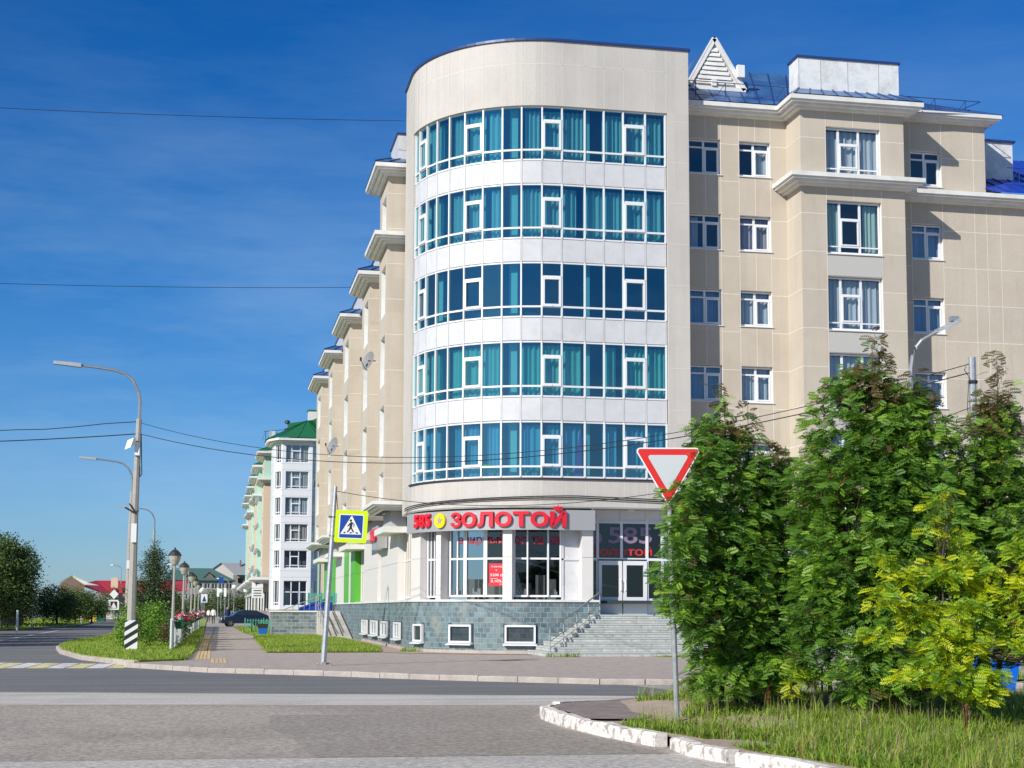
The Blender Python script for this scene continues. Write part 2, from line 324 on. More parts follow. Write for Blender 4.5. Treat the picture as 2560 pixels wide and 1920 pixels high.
def text_obj(name, body, mats, parent, extrude=.03, bold=.0, place=None, fit=None, lab=None):
    """text as a real mesh; fit=(w,h) scales to size with its lower left at 0,0; place(p)->world"""
    cu = bpy.data.curves.new(name, 'FONT'); cu.body = body; cu.extrude = extrude; cu.offset = bold; cu.resolution_u = 4
    to = bpy.data.objects.new(name, cu); COL.objects.link(to)
    dg = bpy.context.evaluated_depsgraph_get(); dg.update()
    me = bpy.data.meshes.new_from_object(to.evaluated_get(dg)); bpy.data.objects.remove(to)
    me.name = name; n = len(me.vertices); co = np.zeros(n*3); me.vertices.foreach_get('co', co); co = co.reshape(-1, 3)
    mn, mxx = co.min(0), co.max(0)
    if fit:
        co[:, 0] = (co[:, 0]-mn[0])*(fit[0]/max(1e-6, mxx[0]-mn[0])); co[:, 1] = (co[:, 1]-mn[1])*(fit[1]/max(1e-6, mxx[1]-mn[1]))
        co[:, 2] = (co[:, 2]-mn[2])*(extrude*2/max(1e-6, mxx[2]-mn[2])) if extrude else 0
    W_ = np.array([tuple(place(p)) for p in co]) - np.array(ORIG.get(parent.name, (0,0,0)))
    me.vertices.foreach_set('co', W_.ravel()); me.materials.clear(); me.materials.append(MATS[mats]); me.update()
    o = bpy.data.objects.new(name, me); COL.objects.link(o); o.parent = parent; ORIG[o.name] = ORIG.get(parent.name, (0,0,0))
    if lab: o['label'] = lab
    return o

# ------------------------------------------------------------------ ground, roads, pavements
ROADZ = -.10
sheet('ground', [(-1500,-1500),(1500,-1500),(1500,1500),(-1500,1500)], -.18, 'field_soil')
sheet('road', [(-200,79.5),(-4.23,32.4),(9.15,29.25),(60,17.3),(70,60),(70,400),(-200,400)], ROADZ, 'asphalt_dark')
sheet('light_road', [(9.3,33.9),(17.8,31.2),(70,15),(70,-5),(12,27.2),(9.9,29.1)], ROADZ+.004, 'road_light')
sheet('concrete_strip', [(-200,79.5),(-200,66),(-3.67,28.2),(6.9,26.6),(9.9,29.1),(-4.23,32.4)], ROADZ+.002, 'concrete_strip')
sheet('near_asphalt', [(-200,66),(-200,17.9),(0,17.75),(30,16.9),(30,27.2),(12,27.4),(6.9,26.6),(-3.67,28.2)], ROADZ, 'asphalt_near')
sheet('near_concrete', [(-200,17.9),(-200,-60),(200,-60),(200,14),(30,16.9),(0,17.75)], ROADZ, 'concrete_near')
sheet('asphalt_patch', [(1.15,17.75),(1.05,20.2),(.8,22.4),(.95,24.9),(5.2,24.7),(4.95,22.0),(5.35,17.6)], ROADZ+.003, 'asphalt_patch')
pav = MB(); PP = [(-2.4,45.4),(-.12,41.63),(2.8,39.27),(5.41,36.66),(8.78,34.2),(17.8,31.3),(60,18),(60,60),(7.4,60),(7.4,400),(-.9,400),(-.75,56.7),(-.95,48.4),(-2.18,46.9)]
pav.prism([(p[0],p[1]) for p in PP], -.15, 0.0); struct('pavement', pav, 'paver')
def strip(mb, path, w, z0, z1, m=0, side=1, jit=0, seg=None):
    """a kerb along a path, its outer face on the path, width w to the given side"""
    path = [Vector((p[0], p[1])) for p in path]; nr = []
    for i in range(len(path)):
        d = (path[min(i+1,len(path)-1)]-path[max(i-1,0)]).normalized(); nr.append(Vector((-d.y, d.x))*side)
    for i in range(len(path)-1):
        a, b = path[i], path[i+1]; k = 1 if not seg else max(1, int(round((b-a).length/seg)))
        for j in range(k):
            p, q = a.lerp(b, j/k + (.002 if seg else 0)), a.lerp(b, (j+1)/k - (.002 if seg else 0)); np_, nq = nr[i].lerp(nr[i+1], j/k), nr[i].lerp(nr[i+1], (j+1)/k)
            h = random.uniform(-jit, jit); h2 = random.uniform(-jit, jit); c = .03
            p2, q2 = p+np_*w, q+nq*w; p3, q3 = p+np_*c, q+nq*c
            mb.face([(p.x,p.y,z0),(q.x,q.y,z0),(q.x,q.y,z1+h2-c),(p.x,p.y,z1+h-c)], m); mb.face([(p.x,p.y,z1+h-c),(q.x,q.y,z1+h2-c),(q3.x,q3.y,z1+h2),(p3.x,p3.y,z1+h)], m)
            mb.face([(p3.x,p3.y,z1+h),(q3.x,q3.y,z1+h2),(q2.x,q2.y,z1+h2),(p2.x,p2.y,z1+h)], m)
            mb.face([(p2.x,p2.y,z1+h),(q2.x,q2.y,z1+h2),(q2.x,q2.y,z0),(p2.x,p2.y,z0)], m)
            mb.face([(p.x,p.y,z0),(p.x,p.y,z1+h-c),(p3.x,p3.y,z1+h),(p2.x,p2.y,z1+h),(p2.x,p2.y,z0)], m); mb.face([(q.x,q.y,z0),(q2.x,q2.y,z0),(q2.x,q2.y,z1+h2),(q3.x,q3.y,z1+h2),(q.x,q.y,z1+h2-c)], m)
kb = MB(); strip(kb, [(p[0]-.02,p[1]-.03) for p in [(-2.5,45.6),(-.12,41.63),(2.8,39.27),(5.41,36.66),(8.78,34.2),(17.8,31.3),(60,18)]], .17, -.14, .035, 0, 1, .008, 1.0); struct('pavement_kerb', kb, 'kerb_stone')
VERGE = [(-2.3,46.8),(-3.05,48.6),(-4.3,52.2),(-5.6,59),(-6.4,65.7),(-6.74,76.8),(-6.05,88.7),(-7.5,128),(-11.3,184),(-14,230)]
mbv = MB(); mbv.prism(VERGE[::-1]+[(-2.3,46.8),(-.95,48.3),(-.75,57),(-.6,90),(-1,230)][::1] if False else [(p[0]+.1,p[1]+.1) for p in VERGE]+[(-1,230),(-.6,90),(-.75,57),(-.95,48.3)], -.14, .06)
struct('median_lawn', mbv, 'lawn')
kb = MB(); strip(kb, VERGE, .16, -.14, .05, 0, -1, .01, 1.0); struct('median_kerb', kb, 'kerb_stone')
LFAR = [(-200,92),(-30,93),(-17.5,111),(-14.3,122),(-12.6,145),(-12.9,165),(-15,200),(-22,260),(-200,260)]
mbl = MB(); mbl.prism(LFAR, -.14, .05); struct('far_lawn', mbl, 'lawn')
kb = MB(); strip(kb, LFAR[:8], .16, -.14, .07, 0, 1, .01, 2.0); struct('far_kerb', kb, 'kerb_stone')
sheet('building_lawn', [(1.91,56.59),(6.2,56.9),(6.75,62),(6.9,80),(6.0,91),(2.48,91.6),(2.14,85.3),(2.04,75)], .03, 'lawn')
sheet('building_lawn', [(2.3,93.5),(6.6,97),(6.6,135),(1.7,132),(1.9,107)], .03, 'lawn')
sheet('dirt_strip', [(6.2,56.9),(7.0,55.4),(13.0,52.6),(13,54.6),(7.6,60),(7.6,84),(6.95,84),(6.75,62)], .012, 'dirt')
ct = MB()
for k in range(14):
    x0, x1 = -2.5-.55*k, -3.0-.55*k; f = lambda x: (44.8-.06*(x+2.8), 48.3-.33*(x+2.6))
    ct.face([(x0,f(x0)[0],0),(x1,f(x1)[0],0),(x1+.10,f(x1)[1],0),(x0+.10,f(x0)[1],0)][::-1], k % 2)
for v in range(len(ct.v)): ct.v[v] = (ct.v[v][0], ct.v[v][1], ROADZ+.004)
struct('crosswalk', ct, ['yellow_paint_worn', 'white_paint_worn'])
tt = MB()
for (x0,x1,y0,y1) in [(-.56,-.1,49.6,88.5),(-.06,.46,46.3,49.9)]:
    ny = int((y1-y0)/.3)
    for j in range(ny):
        for i in range(int(round((x1-x0)/.12))):
            a = x0+i*.12; b = y0+j*.3
            tt.box(a+.012, a+.108, b+.03, b+.27, .002, .012)
struct('tactile_paving', tt, 'tactile_yellow')
for (a, b, w_) in [((13.2,33.4),(40,26.0),.16),((11.0,30.4),(40,24.2),.12)]:
    d = (Vector(b)-Vector(a)).normalized(); n_ = Vector((-d.y,d.x))*w_
    sheet('lane_marking', [a, b, (b[0]+n_.x,b[1]+n_.y), (a[0]+n_.x,a[1]+n_.y)], ROADZ+.008, 'white_paint_worn')
sheet('lane_marking', [(-10.85,80),(-11.7,130),(-11.85,130),(-11.0,80)], ROADZ+.004, 'white_paint_worn')

# near traffic island on the right
ISL = [(7.2,25.9),(6.2,25.3),(5.55,24.85),(5.27,24.5),(5.06,23.4),(5.05,22.0),(5.18,20.2),(5.46,18.5)]
ISL2 = [(5.56,18.2),(5.50,17.3),(5.66,16.4)]; ISL3 = [(5.66,16.1),(5.85,15.2),(6.0,14.2),(6.2,12),(6.5,6)]
def gz(x, y):
    m = math.exp(-((x-8.2)/1.6)**2-((y-23.6)/2.2)**2)*.16 + math.exp(-((x-11)/4)**2-((y-21)/4)**2)*.14
    t = min(1, max(0, (x-5.6)/1.4)); return .03 + m*t + .03*sin(x*2.3)*cos(y*1.7)*t
ib = MB(); nx, ny = 60, 60
def leftx(y): 
    pts = [(6,6.65),(12,6.35),(14.2,6.15),(16.4,5.8),(18.2,5.68),(20.2,5.33),(22,5.2),(23.4,5.2),(24.5,5.4),(25.3,6.3),(25.9,7.2),(27.1,9.2)]
    for (a, xa), (b, xb) in zip(pts, pts[1:]):
        if y <= b: return xa+(xb-xa)*(y-a)/(b-a)
    return pts[-1][1]
gy = [6+(27.1-6)*j/ny for j in range(ny+1)]
for j in range(ny):
    for i in range(nx):
        q = []
        for (di, dj) in ((0,0),(1,0),(1,1),(0,1)):
            y = gy[j+dj]; t = (i+di)/nx; x = leftx(y)+(34-leftx(y))*t*t; q.append((x, y-(.12*max(0,x-10) if y > 24 else 0)*((y-24)/3), gz(x, y)))
        ib.face(q, 0, smooth=True)
struct('island_ground', ib, 'dirt')
bp_ = MB(); bp_.face([(5.32,23.5,.065),(5.28,21.2,.065),(6.0,21.0,.065),(7.0,22.7,.075),(7.9,24.9,.1),(7.6,25.9,.1),(6.3,25.1,.07),(5.55,24.55,.065)]); struct('island_paving', bp_, 'brown_paver')
kb = MB()
for p_ in (ISL, ISL2, ISL3): strip(kb, p_, .17, -.13, .065, 0, 1, .028, .8)
strip(kb, [(20,25.2),(9.4,27.3),(8.3,26.8),(7.2,25.9)], .15, -.13, .06, 0, 1, .01, 1.0); struct('island_kerb', kb, 'kerb_white')

# ------------------------------------------------------------------ corner apartment building
X0, Y0, R0 = 12.474, 54.367, 4.959
def TP(s, off=0.0):
    if s > 0: return (X0+s, Y0-off)
    if s < -7.79: return (X0-R0-off, Y0+R0+(-7.79-s))
    th = -s/R0; return (X0-(R0+off)*sin(th), Y0+R0-(R0+off)*cos(th))
def cband(mb, s0, s1, o0, o1, z0, z1, m=0, step=.38, stations=None, caps=True, top=True, bot=True, mt=None):
    """a solid band that follows the tower's curve between offsets o0 (inner) and o1 (outer)"""
    if stations is None:
        n = max(1, int(math.ceil((s1-s0)/step))) if s0 < 0 else 1
        stations = [s0+(s1-s0)*i/n for i in range(n+1)]
        if s0 < 0 < s1: stations = sorted(set(stations+[0.0]))
    for a, b in zip(stations, stations[1:]):
        A1, B1, A0, B0 = TP(a,o1), TP(b,o1), TP(a,o0), TP(b,o0)
        mb.face([(*A1,z0),(*B1,z0),(*B1,z1),(*A1,z1)], m, uv=[(a,z0),(b,z0),(b,z1),(a,z1)])
        mb.face([(*B0,z0),(*A0,z0),(*A0,z1),(*B0,z1)], m, uv=[(b,z0),(a,z0),(a,z1),(b,z1)])
        if top: mb.face([(*A1,z1),(*B1,z1),(*B0,z1),(*A0,z1)], m if mt is None else mt)
        if bot: mb.face([(*A0,z0),(*B0,z0),(*B1,z0),(*A1,z0)], m if mt is None else mt)
    if caps:
        for s_, fl in ((stations[0], 1), (stations[-1], -1)):
            q = [(*TP(s_,o0),z0),(*TP(s_,o1),z0),(*TP(s_,o1),z1),(*TP(s_,o0),z1)]; mb.face(q[::fl], m)
BLD = thing('apartment_building', 'beige six-storey corner building with rounded glazed tower, blue roofs and bays down the street', 'building', (12.5, 57, 0))
S = [-7.295,-6.725,-6.016,-5.286,-4.568,-3.809,-3.01,-2.233,-1.50,-.73,.03,.915,1.659,2.418,3.291,4.082]
CAS = {1, 5, 9, 13}
ZT = [20.576-3*i for i in range(5)]; GH = 2.07
tw = MB(); P = .10
cband(tw, -9.6, 5.0, -.2, P, 20.58, 23.1); cband(tw, -9.6, -7.36, -.2, P, 5.4, 20.58); cband(tw, 4.14, 5.0, -.2, P, 5.4, 20.58, caps=True)
cband(tw, -7.36, 4.14, -.2, P, 5.4, 6.40)
tw.box(17.2, 17.473, 54.5, 61.5, 5.4, 23.1); tw.box(7.5, 17.473, 61.5, 61.8, 5.4, 23.1); tw.prism([TP(s__, -.2) for s__ in (-7.7,-6.8,-5.9,-5,-4,-3,-2,-1,0,4.7)]+[(17.19,61.5),(7.75,61.5)], 22.3, 22.5)
jw = .014; J = 1
for z in (22.2,): cband(tw, -9.6, 4.14, P, P+.004, z-jw, z+jw, J, caps=False)
for s_ in S+[-8.0,-8.8]:
    cband(tw, s_-jw, s_+jw, P, P+.004, 20.6 if s_ > -7.4 else 22.2, 23.1, J, caps=False)
    if s_ > -7.4: cband(tw, s_-jw, s_+jw, P, P+.004, 5.4, 6.36, J, caps=False)
for i in range(10):
    z = 20.26-1.594*i
    cband(tw, 4.2, 5.0, P, P+.004, z-jw, z+jw, J, caps=False); cband(tw, -9.6, -7.4, P, P+.004, z+.6-jw, z+.6+jw, J, caps=False)
cband(tw, 4.14-jw, 4.14+jw, P, P+.005, 20.3, 23.1, J, caps=False)
tower = tw.build('wall', ['tower_plaster', 'tower_joint'], BLD, 'rounded cream plaster wall of the corner tower')
cp = MB(); cband(cp, -9.7, 5.07, -.25, P+.07, 23.1, 23.19); cp.build('coping', 'navy_trim', tower)
cp = MB(); cp.box(15.3,15.33,56.5,56.53,22.5,24.1); cp.build('antenna', 'dark_metal', BLD)
sill = MB(); cband(sill, -7.36, 4.14, -.1, P+.06, 6.40, 6.46); sill.build('ledge', 'dark_metal', tower)

CUR = [ 'curtain_white', 'curtain_white', None, 'curtain_green', 'curtain_blue']
for i, zt in enumerate(ZT):
    zb = zt-GH; zm = zb+.38; fr = MB(); gl = MB(); cu = MB(); rnd = random.Random(i+3)
    cband(fr, S[0], S[-1], -.10, .01, zb-.03, zb+.03, stations=S); cband(fr, S[0], S[-1], -.10, .01, zt-.05, zt+.0, stations=S); cband(fr, S[0], S[-1], -.08, .02, zm-.035, zm+.035, stations=S)
    for s_ in S: cband(fr, s_-.03, s_+.03, -.08, .035, zb-.0, zt, step=1)
    win = fr.build('window', 'white_pvc', BLD)
    for k in range(15):
        a, b = S[k], S[k+1]
        for (z0, z1) in ((zb+.03, zm-.03), (zm+.03, zt-.05)):
            gl.face([(*TP(a,-.03),z0),(*TP(b,-.03),z0),(*TP(b,-.03),z1),(*TP(a,-.03),z1)])
        if k in CAS:
            cs = MB(); A, B = Vector(TP(a,.03)), Vector(TP(b,.03)); ux = (B-A).normalized(); w = (B-A).length; cs.frame((A.x,A.y,0), ux)
            z0, z1 = zm+.0, zm+1.12
            opened = (i == 1 and k == 13)
            for (u0,u1,v0,v1) in ((.03,.11,z0,z1),(w-.11,w-.03,z0,z1),(.11,w-.11,z0,z0+.10),(.11,w-.11,z1-.09,z1)): cs.box(u0,u1,-.05,.03,v0,v1)
            for (u0,u1,v0,v1) in ((.0,.05,z1,z1+.05),(w-.05,w,z1,z1+.05),(.03,w-.03,z1,z1+.05)): cs.box(u0,u1,-.05,.02,v0,v1)
            cs.box(w/2-.02, w/2+.02, .03, .05, z0+.02, z0+.05)
            cs.build('casement', 'white_pvc', win)
    gl.build('pane', 'teal_glass', win)
    # curtains with vertical folds, hung a hand's breadth behind the glass
    if CUR[i]:
        for k in range(15):
            a, b = S[k], S[k+1]
            if k in (3, 7, 11) and rnd.random() < .8: continue
            lo, hi = (0, 1)
            if rnd.random() < .30: lo, hi = rnd.choice(((0,.7),(.3,1),(.15,.9)))
            n = 26; pts = []; ph = rnd.random()*6; fq = rnd.uniform(1.5, 2.6)
            for j in range(n+1):
                t = a+(b-a)*(lo+(hi-lo)*j/n); amp = .045
                pts.append((t, -.28+amp*sin(t*2*pi*fq*2.4+ph)+.02*sin(t*31+ph*2)))
            zl = zb+.02
            for p, q in zip(pts, pts[1:]):
                cu.face([(*TP(p[0],p[1]),zl),(*TP(q[0],q[1]),zl),(*TP(q[0],q[1]),zt-.12),(*TP(p[0],p[1]),zt-.12)], 0, smooth=True)
        cu.build('curtain', CUR[i], win)
    if i == 4:
        pc = MB(); sA, sB = TP(.55,-.2), TP(.86,-.2); pc.face([(*sA,zb+.05),(*sB,zb+.05),(*TP(.84,-.2),zt-.5),(*TP(.78,-.2),zt-.3)]); pc.build('curtain', 'curtain_plum', win, 'plum curtain gathered to one side')
    if i in (4, 2, 3, 1):
        for (sp, h, w) in {4:[(-2.6,.42,.5),(-1.3,.2,.25),(-.9,.25,.3),(.3,.22,.3),(3.2,.16,.2)],2:[(-4.7,.2,.3)],3:[(3.0,.1,.15)],1:[(3.7,.25,.2)]}[i]:
            pl = MB(); c = TP(sp,-.16)
            pl.lathe((c[0],c[1],zb+.03), [(0,0),(.06,0),(.08,.13),(0,.13)], 0, 8)
            for q in range(9):
                an = rnd.random()*6.28; pl.face([(c[0],c[1],zb+.14),(c[0]+w*.4*cos(an),c[1]+.1*sin(an),zb+.14+h*.7),(c[0]+w*.8*cos(an),c[1]+.1*sin(an),zb+.1+h*.9),(c[0]+w*.4*cos(an)+.03,c[1]+.1*sin(an),zb+.1+h*.5)], 1)
            pl.build('potted_plant', ['pale_bark', 'lime_panel'], win)
for i in range(4):
    sp = MB(); z0, z1 = ZT[i]-GH-.93+.0, ZT[i]-GH-.03
    for k in range(15):
        cband(sp, S[k]+.03, S[k+1]-.03, -.08, .0, z0+.035, z1-.02, step=1.2, stations=[S[k]+.03, S[k+1]-.03])
    cband(sp, S[0], S[-1], -.16, -.06, z0, z1, 0, stations=S)
    for s_ in S: cband(sp, s_-.022, s_+.022, -.08, .012, z0, z1, 0, step=1)
    sp.build('spandrel_panel', 'white_panel', BLD)
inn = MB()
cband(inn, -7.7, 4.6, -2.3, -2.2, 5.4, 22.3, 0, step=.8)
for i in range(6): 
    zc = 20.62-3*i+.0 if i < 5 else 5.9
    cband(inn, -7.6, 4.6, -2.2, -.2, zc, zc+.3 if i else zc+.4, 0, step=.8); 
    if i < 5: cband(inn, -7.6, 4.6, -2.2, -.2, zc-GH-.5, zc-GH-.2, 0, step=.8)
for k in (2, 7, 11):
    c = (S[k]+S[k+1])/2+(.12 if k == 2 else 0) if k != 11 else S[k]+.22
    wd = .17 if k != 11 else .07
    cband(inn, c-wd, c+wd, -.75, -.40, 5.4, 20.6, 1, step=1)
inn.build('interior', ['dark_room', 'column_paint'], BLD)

# straight walls with openings
def wallholes(mb, o, ux, w, z0, z1, holes, reveal=.22, m=0, mr=1):
    mb.frame((o[0], o[1], 0), ux)
    xs = sorted({0, w, *[h[0] for h in holes], *[h[1] for h in holes]}); zs = sorted({z0, z1, *[h[2] for h in holes], *[h[3] for h in holes]})
    ux_ = Vector((ux[0],ux[1])).normalized(); u_of = lambda a: o[0]*ux_.x+o[1]*ux_.y+a
    for a, b in zip(xs, xs[1:]):
        for c, d in zip(zs, zs[1:]):
            if any(h[0] <= a+1e-6 and h[1] >= b-1e-6 and h[2] <= c+1e-6 and h[3] >= d-1e-6 for h in holes): continue
            mb.face([(a,0,c),(b,0,c),(b,0,d),(a,0,d)], m)
    for (a,b,c,d) in holes:
        r = -reveal
        mb.face([(a,0,c),(a,0,d),(a,r,d),(a,r,c)], mr); mb.face([(b,0,d),(b,0,c),(b,r,c),(b,r,d)], mr)
        mb.face([(a,0,d),(b,0,d),(b,r,d),(a,r,d)], mr); mb.face([(b,0,c),(a,0,c),(a,r,c),(b,r,c)], mr)
    mb.frame()
def jh(mb, o, ux, a, b, z, m=2, j=.014, pr=.004): mb.frame((o[0],o[1],0), ux); mb.face([(a,pr,z-j),(b,pr,z-j),(b,pr,z+j),(a,pr,z+j)], m); mb.frame()
def jv(mb, o, ux, a, z0, z1, m=2, j=.013, pr=.005): mb.frame((o[0],o[1],0), ux); mb.face([(a-j,pr,z0),(a+j,pr,z0),(a+j,pr,z1),(a-j,pr,z1)], m); mb.frame()
WCOUNT = [0]
def window(parent, o, ux, a, z0, w, h, lay, rev=.16, cur=None, gmat='clear_glass', sill=True, bars=None, openv=False):
    """window frame with pane, curtain and sill as sub-parts; (a, z0) lower left on the wall"""
    WCOUNT[0] += 1; rnd = random.Random(WCOUNT[0]*7+1)
    fr = MB().frame((o[0],o[1],0), ux); t = .06; y0, y1 = -rev-.06, -rev
    for (u0,u1,v0,v1) in ((0,t,0,h),(w-t,w,0,h),(t,w-t,0,t+.02),(t,w-t,h-t,h)): fr.box(a+u0,a+u1,y0,y1,z0+v0,z0+v1)
    bl = []
    if lay == 'two': bl = [(.46*w,.46*w+.085,t,h-t),(t,.46*w,.76*h,.76*h+.06),(.46*w+.085,w-t,.76*h,.76*h+.06)]; cs = (.46*w+.085, w-t, t, .76*h)
    elif lay == 'three': bl = [(.235*w,.235*w+.09,t,h-t),(.61*w,.61*w+.09,t,h-t),(t,.235*w,.13*h,.13*h+.05),(.235*w+.09,.61*w,.13*h,.13*h+.07),(.61*w+.09,w-t,.13*h,.13*h+.05),(.235*w+.09,.61*w,.66*h,.66*h+.06)]; cs = (.235*w+.09,.61*w,.13*h+.07,.66*h)
    elif lay == 'one': bl = []; cs = (t,w-t,t,h-t)
    elif lay == 'none': bl = []; cs = None
    else: bl = lay; cs = None
    for (u0,u1,v0,v1) in bl: fr.box(a+u0,a+u1,y0+.005,y1-.005,z0+v0,z0+v1)
    if cs:
        u0,u1,v0,v1 = cs; c = .055
        for q in ((u0,u0+c,v0,v1),(u1-c,u1,v0,v1),(u0+c,u1-c,v0,v0+c),(u0+c,u1-c,v1-c,v1)): fr.box(a+q[0],a+q[1],y0+.01,y1+.02,z0+q[2],z0+q[3])
    win = fr.build('window', 'white_pvc', parent)
    g = MB().frame((o[0],o[1],0), ux); g.face([(a+.03,y0+.025,z0+.03),(a+w-.03,y0+.025,z0+.03),(a+w-.03,y0+.025,z0+h-.03),(a+.03,y0+.025,z0+h-.03)]); g.build('pane', gmat, win)
    if cur:
        c = MB().frame((o[0],o[1],0), ux)
        spans = {'full':[(0,1)],'sides':[(0,.28),(.72,1)],'left':[(0,.35)],'right':[(.55,1)]}[cur[1]]
        for (l, r) in spans:
            n = int(16*(r-l)*w)+6; ph = rnd.random()*6; fq = rnd.uniform(14, 22); pts = []
            for j in range(n+1):
                u = a+w*(l+(r-l)*j/n); pts.append((u, -rev-.22+.035*sin(u*fq*1.6+ph)+.015*sin(u*43+ph)))
            for p, q in zip(pts, pts[1:]): c.face([(p[0],p[1],z0+.05),(q[0],q[1],z0+.05),(q[0],q[1],z0+h-.06),(p[0],p[1],z0+h-.06)], 0, smooth=True)
        c.build('curtain', cur[0], win)
    if sill:
        s_ = MB().frame((o[0],o[1],0), ux); s_.hexa([(a-.04,-rev,z0-.03),(a+w+.04,-rev,z0-.03),(a+w+.04,.05,z0-.06),(a-.04,.05,z0-.06),(a-.04,-rev,z0+.012),(a+w+.04,-rev,z0+.012),(a+w+.04,.05,z0-.03),(a-.04,.05,z0-.03)]); s_.build('sill', 'white_pvc', win)
    return win
FT = [20.10-3*i for i in range(5)]      # heads of the small windows
def cornice(mb, path, zt, scale=1.0, closed=False, m=0):
    """stepped white cornice swept along a wall path (outside on the right hand side)"""
    prof = [(0,-.42),(.20,-.42),(.20,-.34),(.38,-.34),(.38,-.25),(.52,-.25),(.52,-.17),(.60,-.17),(.60,0.0),(0,.03)]
    prof = [(o*scale, z*scale) for o, z in prof]; path = [Vector(p) for p in path]; off = []
    for i in range(len(path)):
        if i == 0: d = (path[1]-path[0]).normalized(); off.append(Vector((d.y,-d.x)))
        elif i == len(path)-1: d = (path[-1]-path[-2]).normalized(); off.append(Vector((d.y,-d.x)))
        else:
            d1 = (path[i]-path[i-1]).normalized(); d2 = (path[i+1]-path[i]).normalized(); n1 = Vector((d1.y,-d1.x)); n2 = Vector((d2.y,-d2.x)); b = (n1+n2); off.append(b/(b.dot(n1)))
    for i in range(len(path)-1):
        for (o0,z0),(o1,z1) in zip(prof, prof[1:]):
            a, b = path[i], path[i+1]; A0 = a+off[i]*o0; A1 = a+off[i]*o1; B0 = b+off[i+1]*o0; B1 = b+off[i+1]*o1
            mb.face([(A0.x,A0.y,zt+z0),(B0.x,B0.y,zt+z0),(B1.x,B1.y,zt+z1),(A1.x,A1.y,zt+z1)], m)
    for i, fl in ((0, 1), (len(path)-1, -1)):
        mb.face([(path[i].x+off[i].x*o, path[i].y+off[i].y*o, zt+z) for o, z in prof][::fl], m)
Y1, YB, YW = 55.5, 54.0, 55.25; E = (1, 0)
# recessed wall between tower and bay
w = MB(); o = (17.473, Y1); holes = []
for (xa, xb) in ((17.87,19.18),(19.93,21.24)):
    for zt in FT: holes.append((xa-o[0], xb-o[0], zt-1.42, zt))
wallholes(w, o, E, 21.91-o[0], 5.4, 21.1, holes)
for i in range(11):
    z = 19.93-1.5*i
    for (a, b) in ((17.473,17.87),(19.18,19.93),(21.24,21.91)): jh(w, o, E, a-o[0], b-o[0], z)
    
for xv in (17.87,19.18,19.93,21.24): jv(w, o, E, xv-o[0], 5.4, 21)
for xv in (18.55,20.6):
    for i in range(6): jv(w, o, E, xv-o[0], (FT[i] if i < 5 else 6.0), 21 if i == 0 else FT[i-1]-1.5)
rec = w.build('wall', ['beige_plaster', 'white_trim', 'joint'], BLD, 'flat beige wall recessed between tower and bay')
cf = [('curtain_blue','right'),('curtain_beige','full'),('curtain_white','full'),('curtain_white','full'),('curtain_white','full')]
for i, zt in enumerate(FT):
    window(BLD, o, E, 17.87-o[0], zt-1.40, 1.31, 1.38, 'two', cur=(('curtain_blue','full') if i in (2,3) else ('curtain_white','left') if i == 1 else None))
    window(BLD, o, E, 19.93-o[0], zt-1.40, 1.31, 1.38, 'two', cur=[('curtain_white','right'),('curtain_pink','full'),('curtain_white','full'),('curtain_white','full'),('curtain_white','full')][i])
# bay
w = MB(); o = (21.91, YB)
bz = [(18.50,20.42),(15.38,17.49),(12.38,14.49),(9.38,11.49),(6.38,8.49)]
holes = [(1.03,3.31,a,b) for a, b in bz]
wallholes(w, o, E, 4.30, 5.4, 21.1, holes)
for i in range(11):
    z = 19.93-1.5*i+.0
    for (a, b) in ((0,1.03),(3.31,4.30)): jh(w, o, E, a, b, z)
for xv in (1.03,3.31): jv(w, o, E, xv, 5.4, 21)
jv(w, o, E, 2.17, 20.42, 21); jv(w, o, E, 2.17, 17.49, 18)
w.frame((o[0],o[1],0), E)
for i in range(1, 5): w.face([(1.045,.012,bz[i][1]+.02),(3.295,.012,bz[i][1]+.02),(3.295,.012,bz[i-1][0]-.10),(1.045,.012,bz[i-1][0]-.10)] if i > 1 else [(1.045,-.3,17.5),(1.05,-.3,17.5),(1.05,-.3,17.51),(1.045,-.3,17.51)], 3)
w.frame()
o2 = (21.91, Y1); wallholes(w, o2, (0,-1), 1.5, 5.4, 21.1, [])
for i in range(11): jh(w, o2, (0,-1), 0, 1.5, 19.93-1.5*i)
wallholes(w, (26.21, YB), (0,1), 1.25, 5.4, 21.1, [])
bay = w.build('wall', ['beige_plaster', 'white_trim', 'joint', 'grey_panel'], BLD, 'projecting beige bay with grey panels between its wide windows')
cb = [('curtain_white','full'),('curtain_green','sides'),('curtain_white','full'),('curtain_white','full'),('curtain_white','full')]
for i, (a, b) in enumerate(bz): window(BLD, o, E, 1.05, a+.02, 2.24, b-a-.04, 'three', cur=cb[i])
# right wing
w = MB(); o = (26.21, YW)
holes = [(27.08-o[0], 28.43-o[0], zt-1.45, zt) for zt in FT]
wallholes(w, o, E, 4.15, 18.0, 21.55, [h for h in holes if h[2] > 18]); wallholes(w, o, E, 14.0, 5.4, 18.0, [h for h in holes if h[2] < 18])
wallholes(w, (30.36, YW), (0,1), 6, 18.0, 21.55, [])
for i in range(1, 11):
    z = 19.85-1.5*i
    jh(w, o, E, 0, .87, z); jh(w, o, E, 2.22, 14 if z < 18 else 4.1, z)
jh(w, o, E, 2.22, 4.1, 19.85)
for xv in (.87,2.22,3.62,4.15,4.75,6.1,8,10): jv(w, o, E, xv, 5.4, 18.0 if xv > 4 else 21.4)
wing = w.build('wall', ['beige_plaster', 'white_trim', 'joint'], BLD, 'long beige wing wall right of the bay')
for i, zt in enumerate(FT): window(BLD, o, E, 27.09-o[0], zt-1.43, 1.33, 1.41, 'two', cur=[None,('curtain_blue','full'),('curtain_blue','full'),('curtain_white','full'),('curtain_white','full')][i])
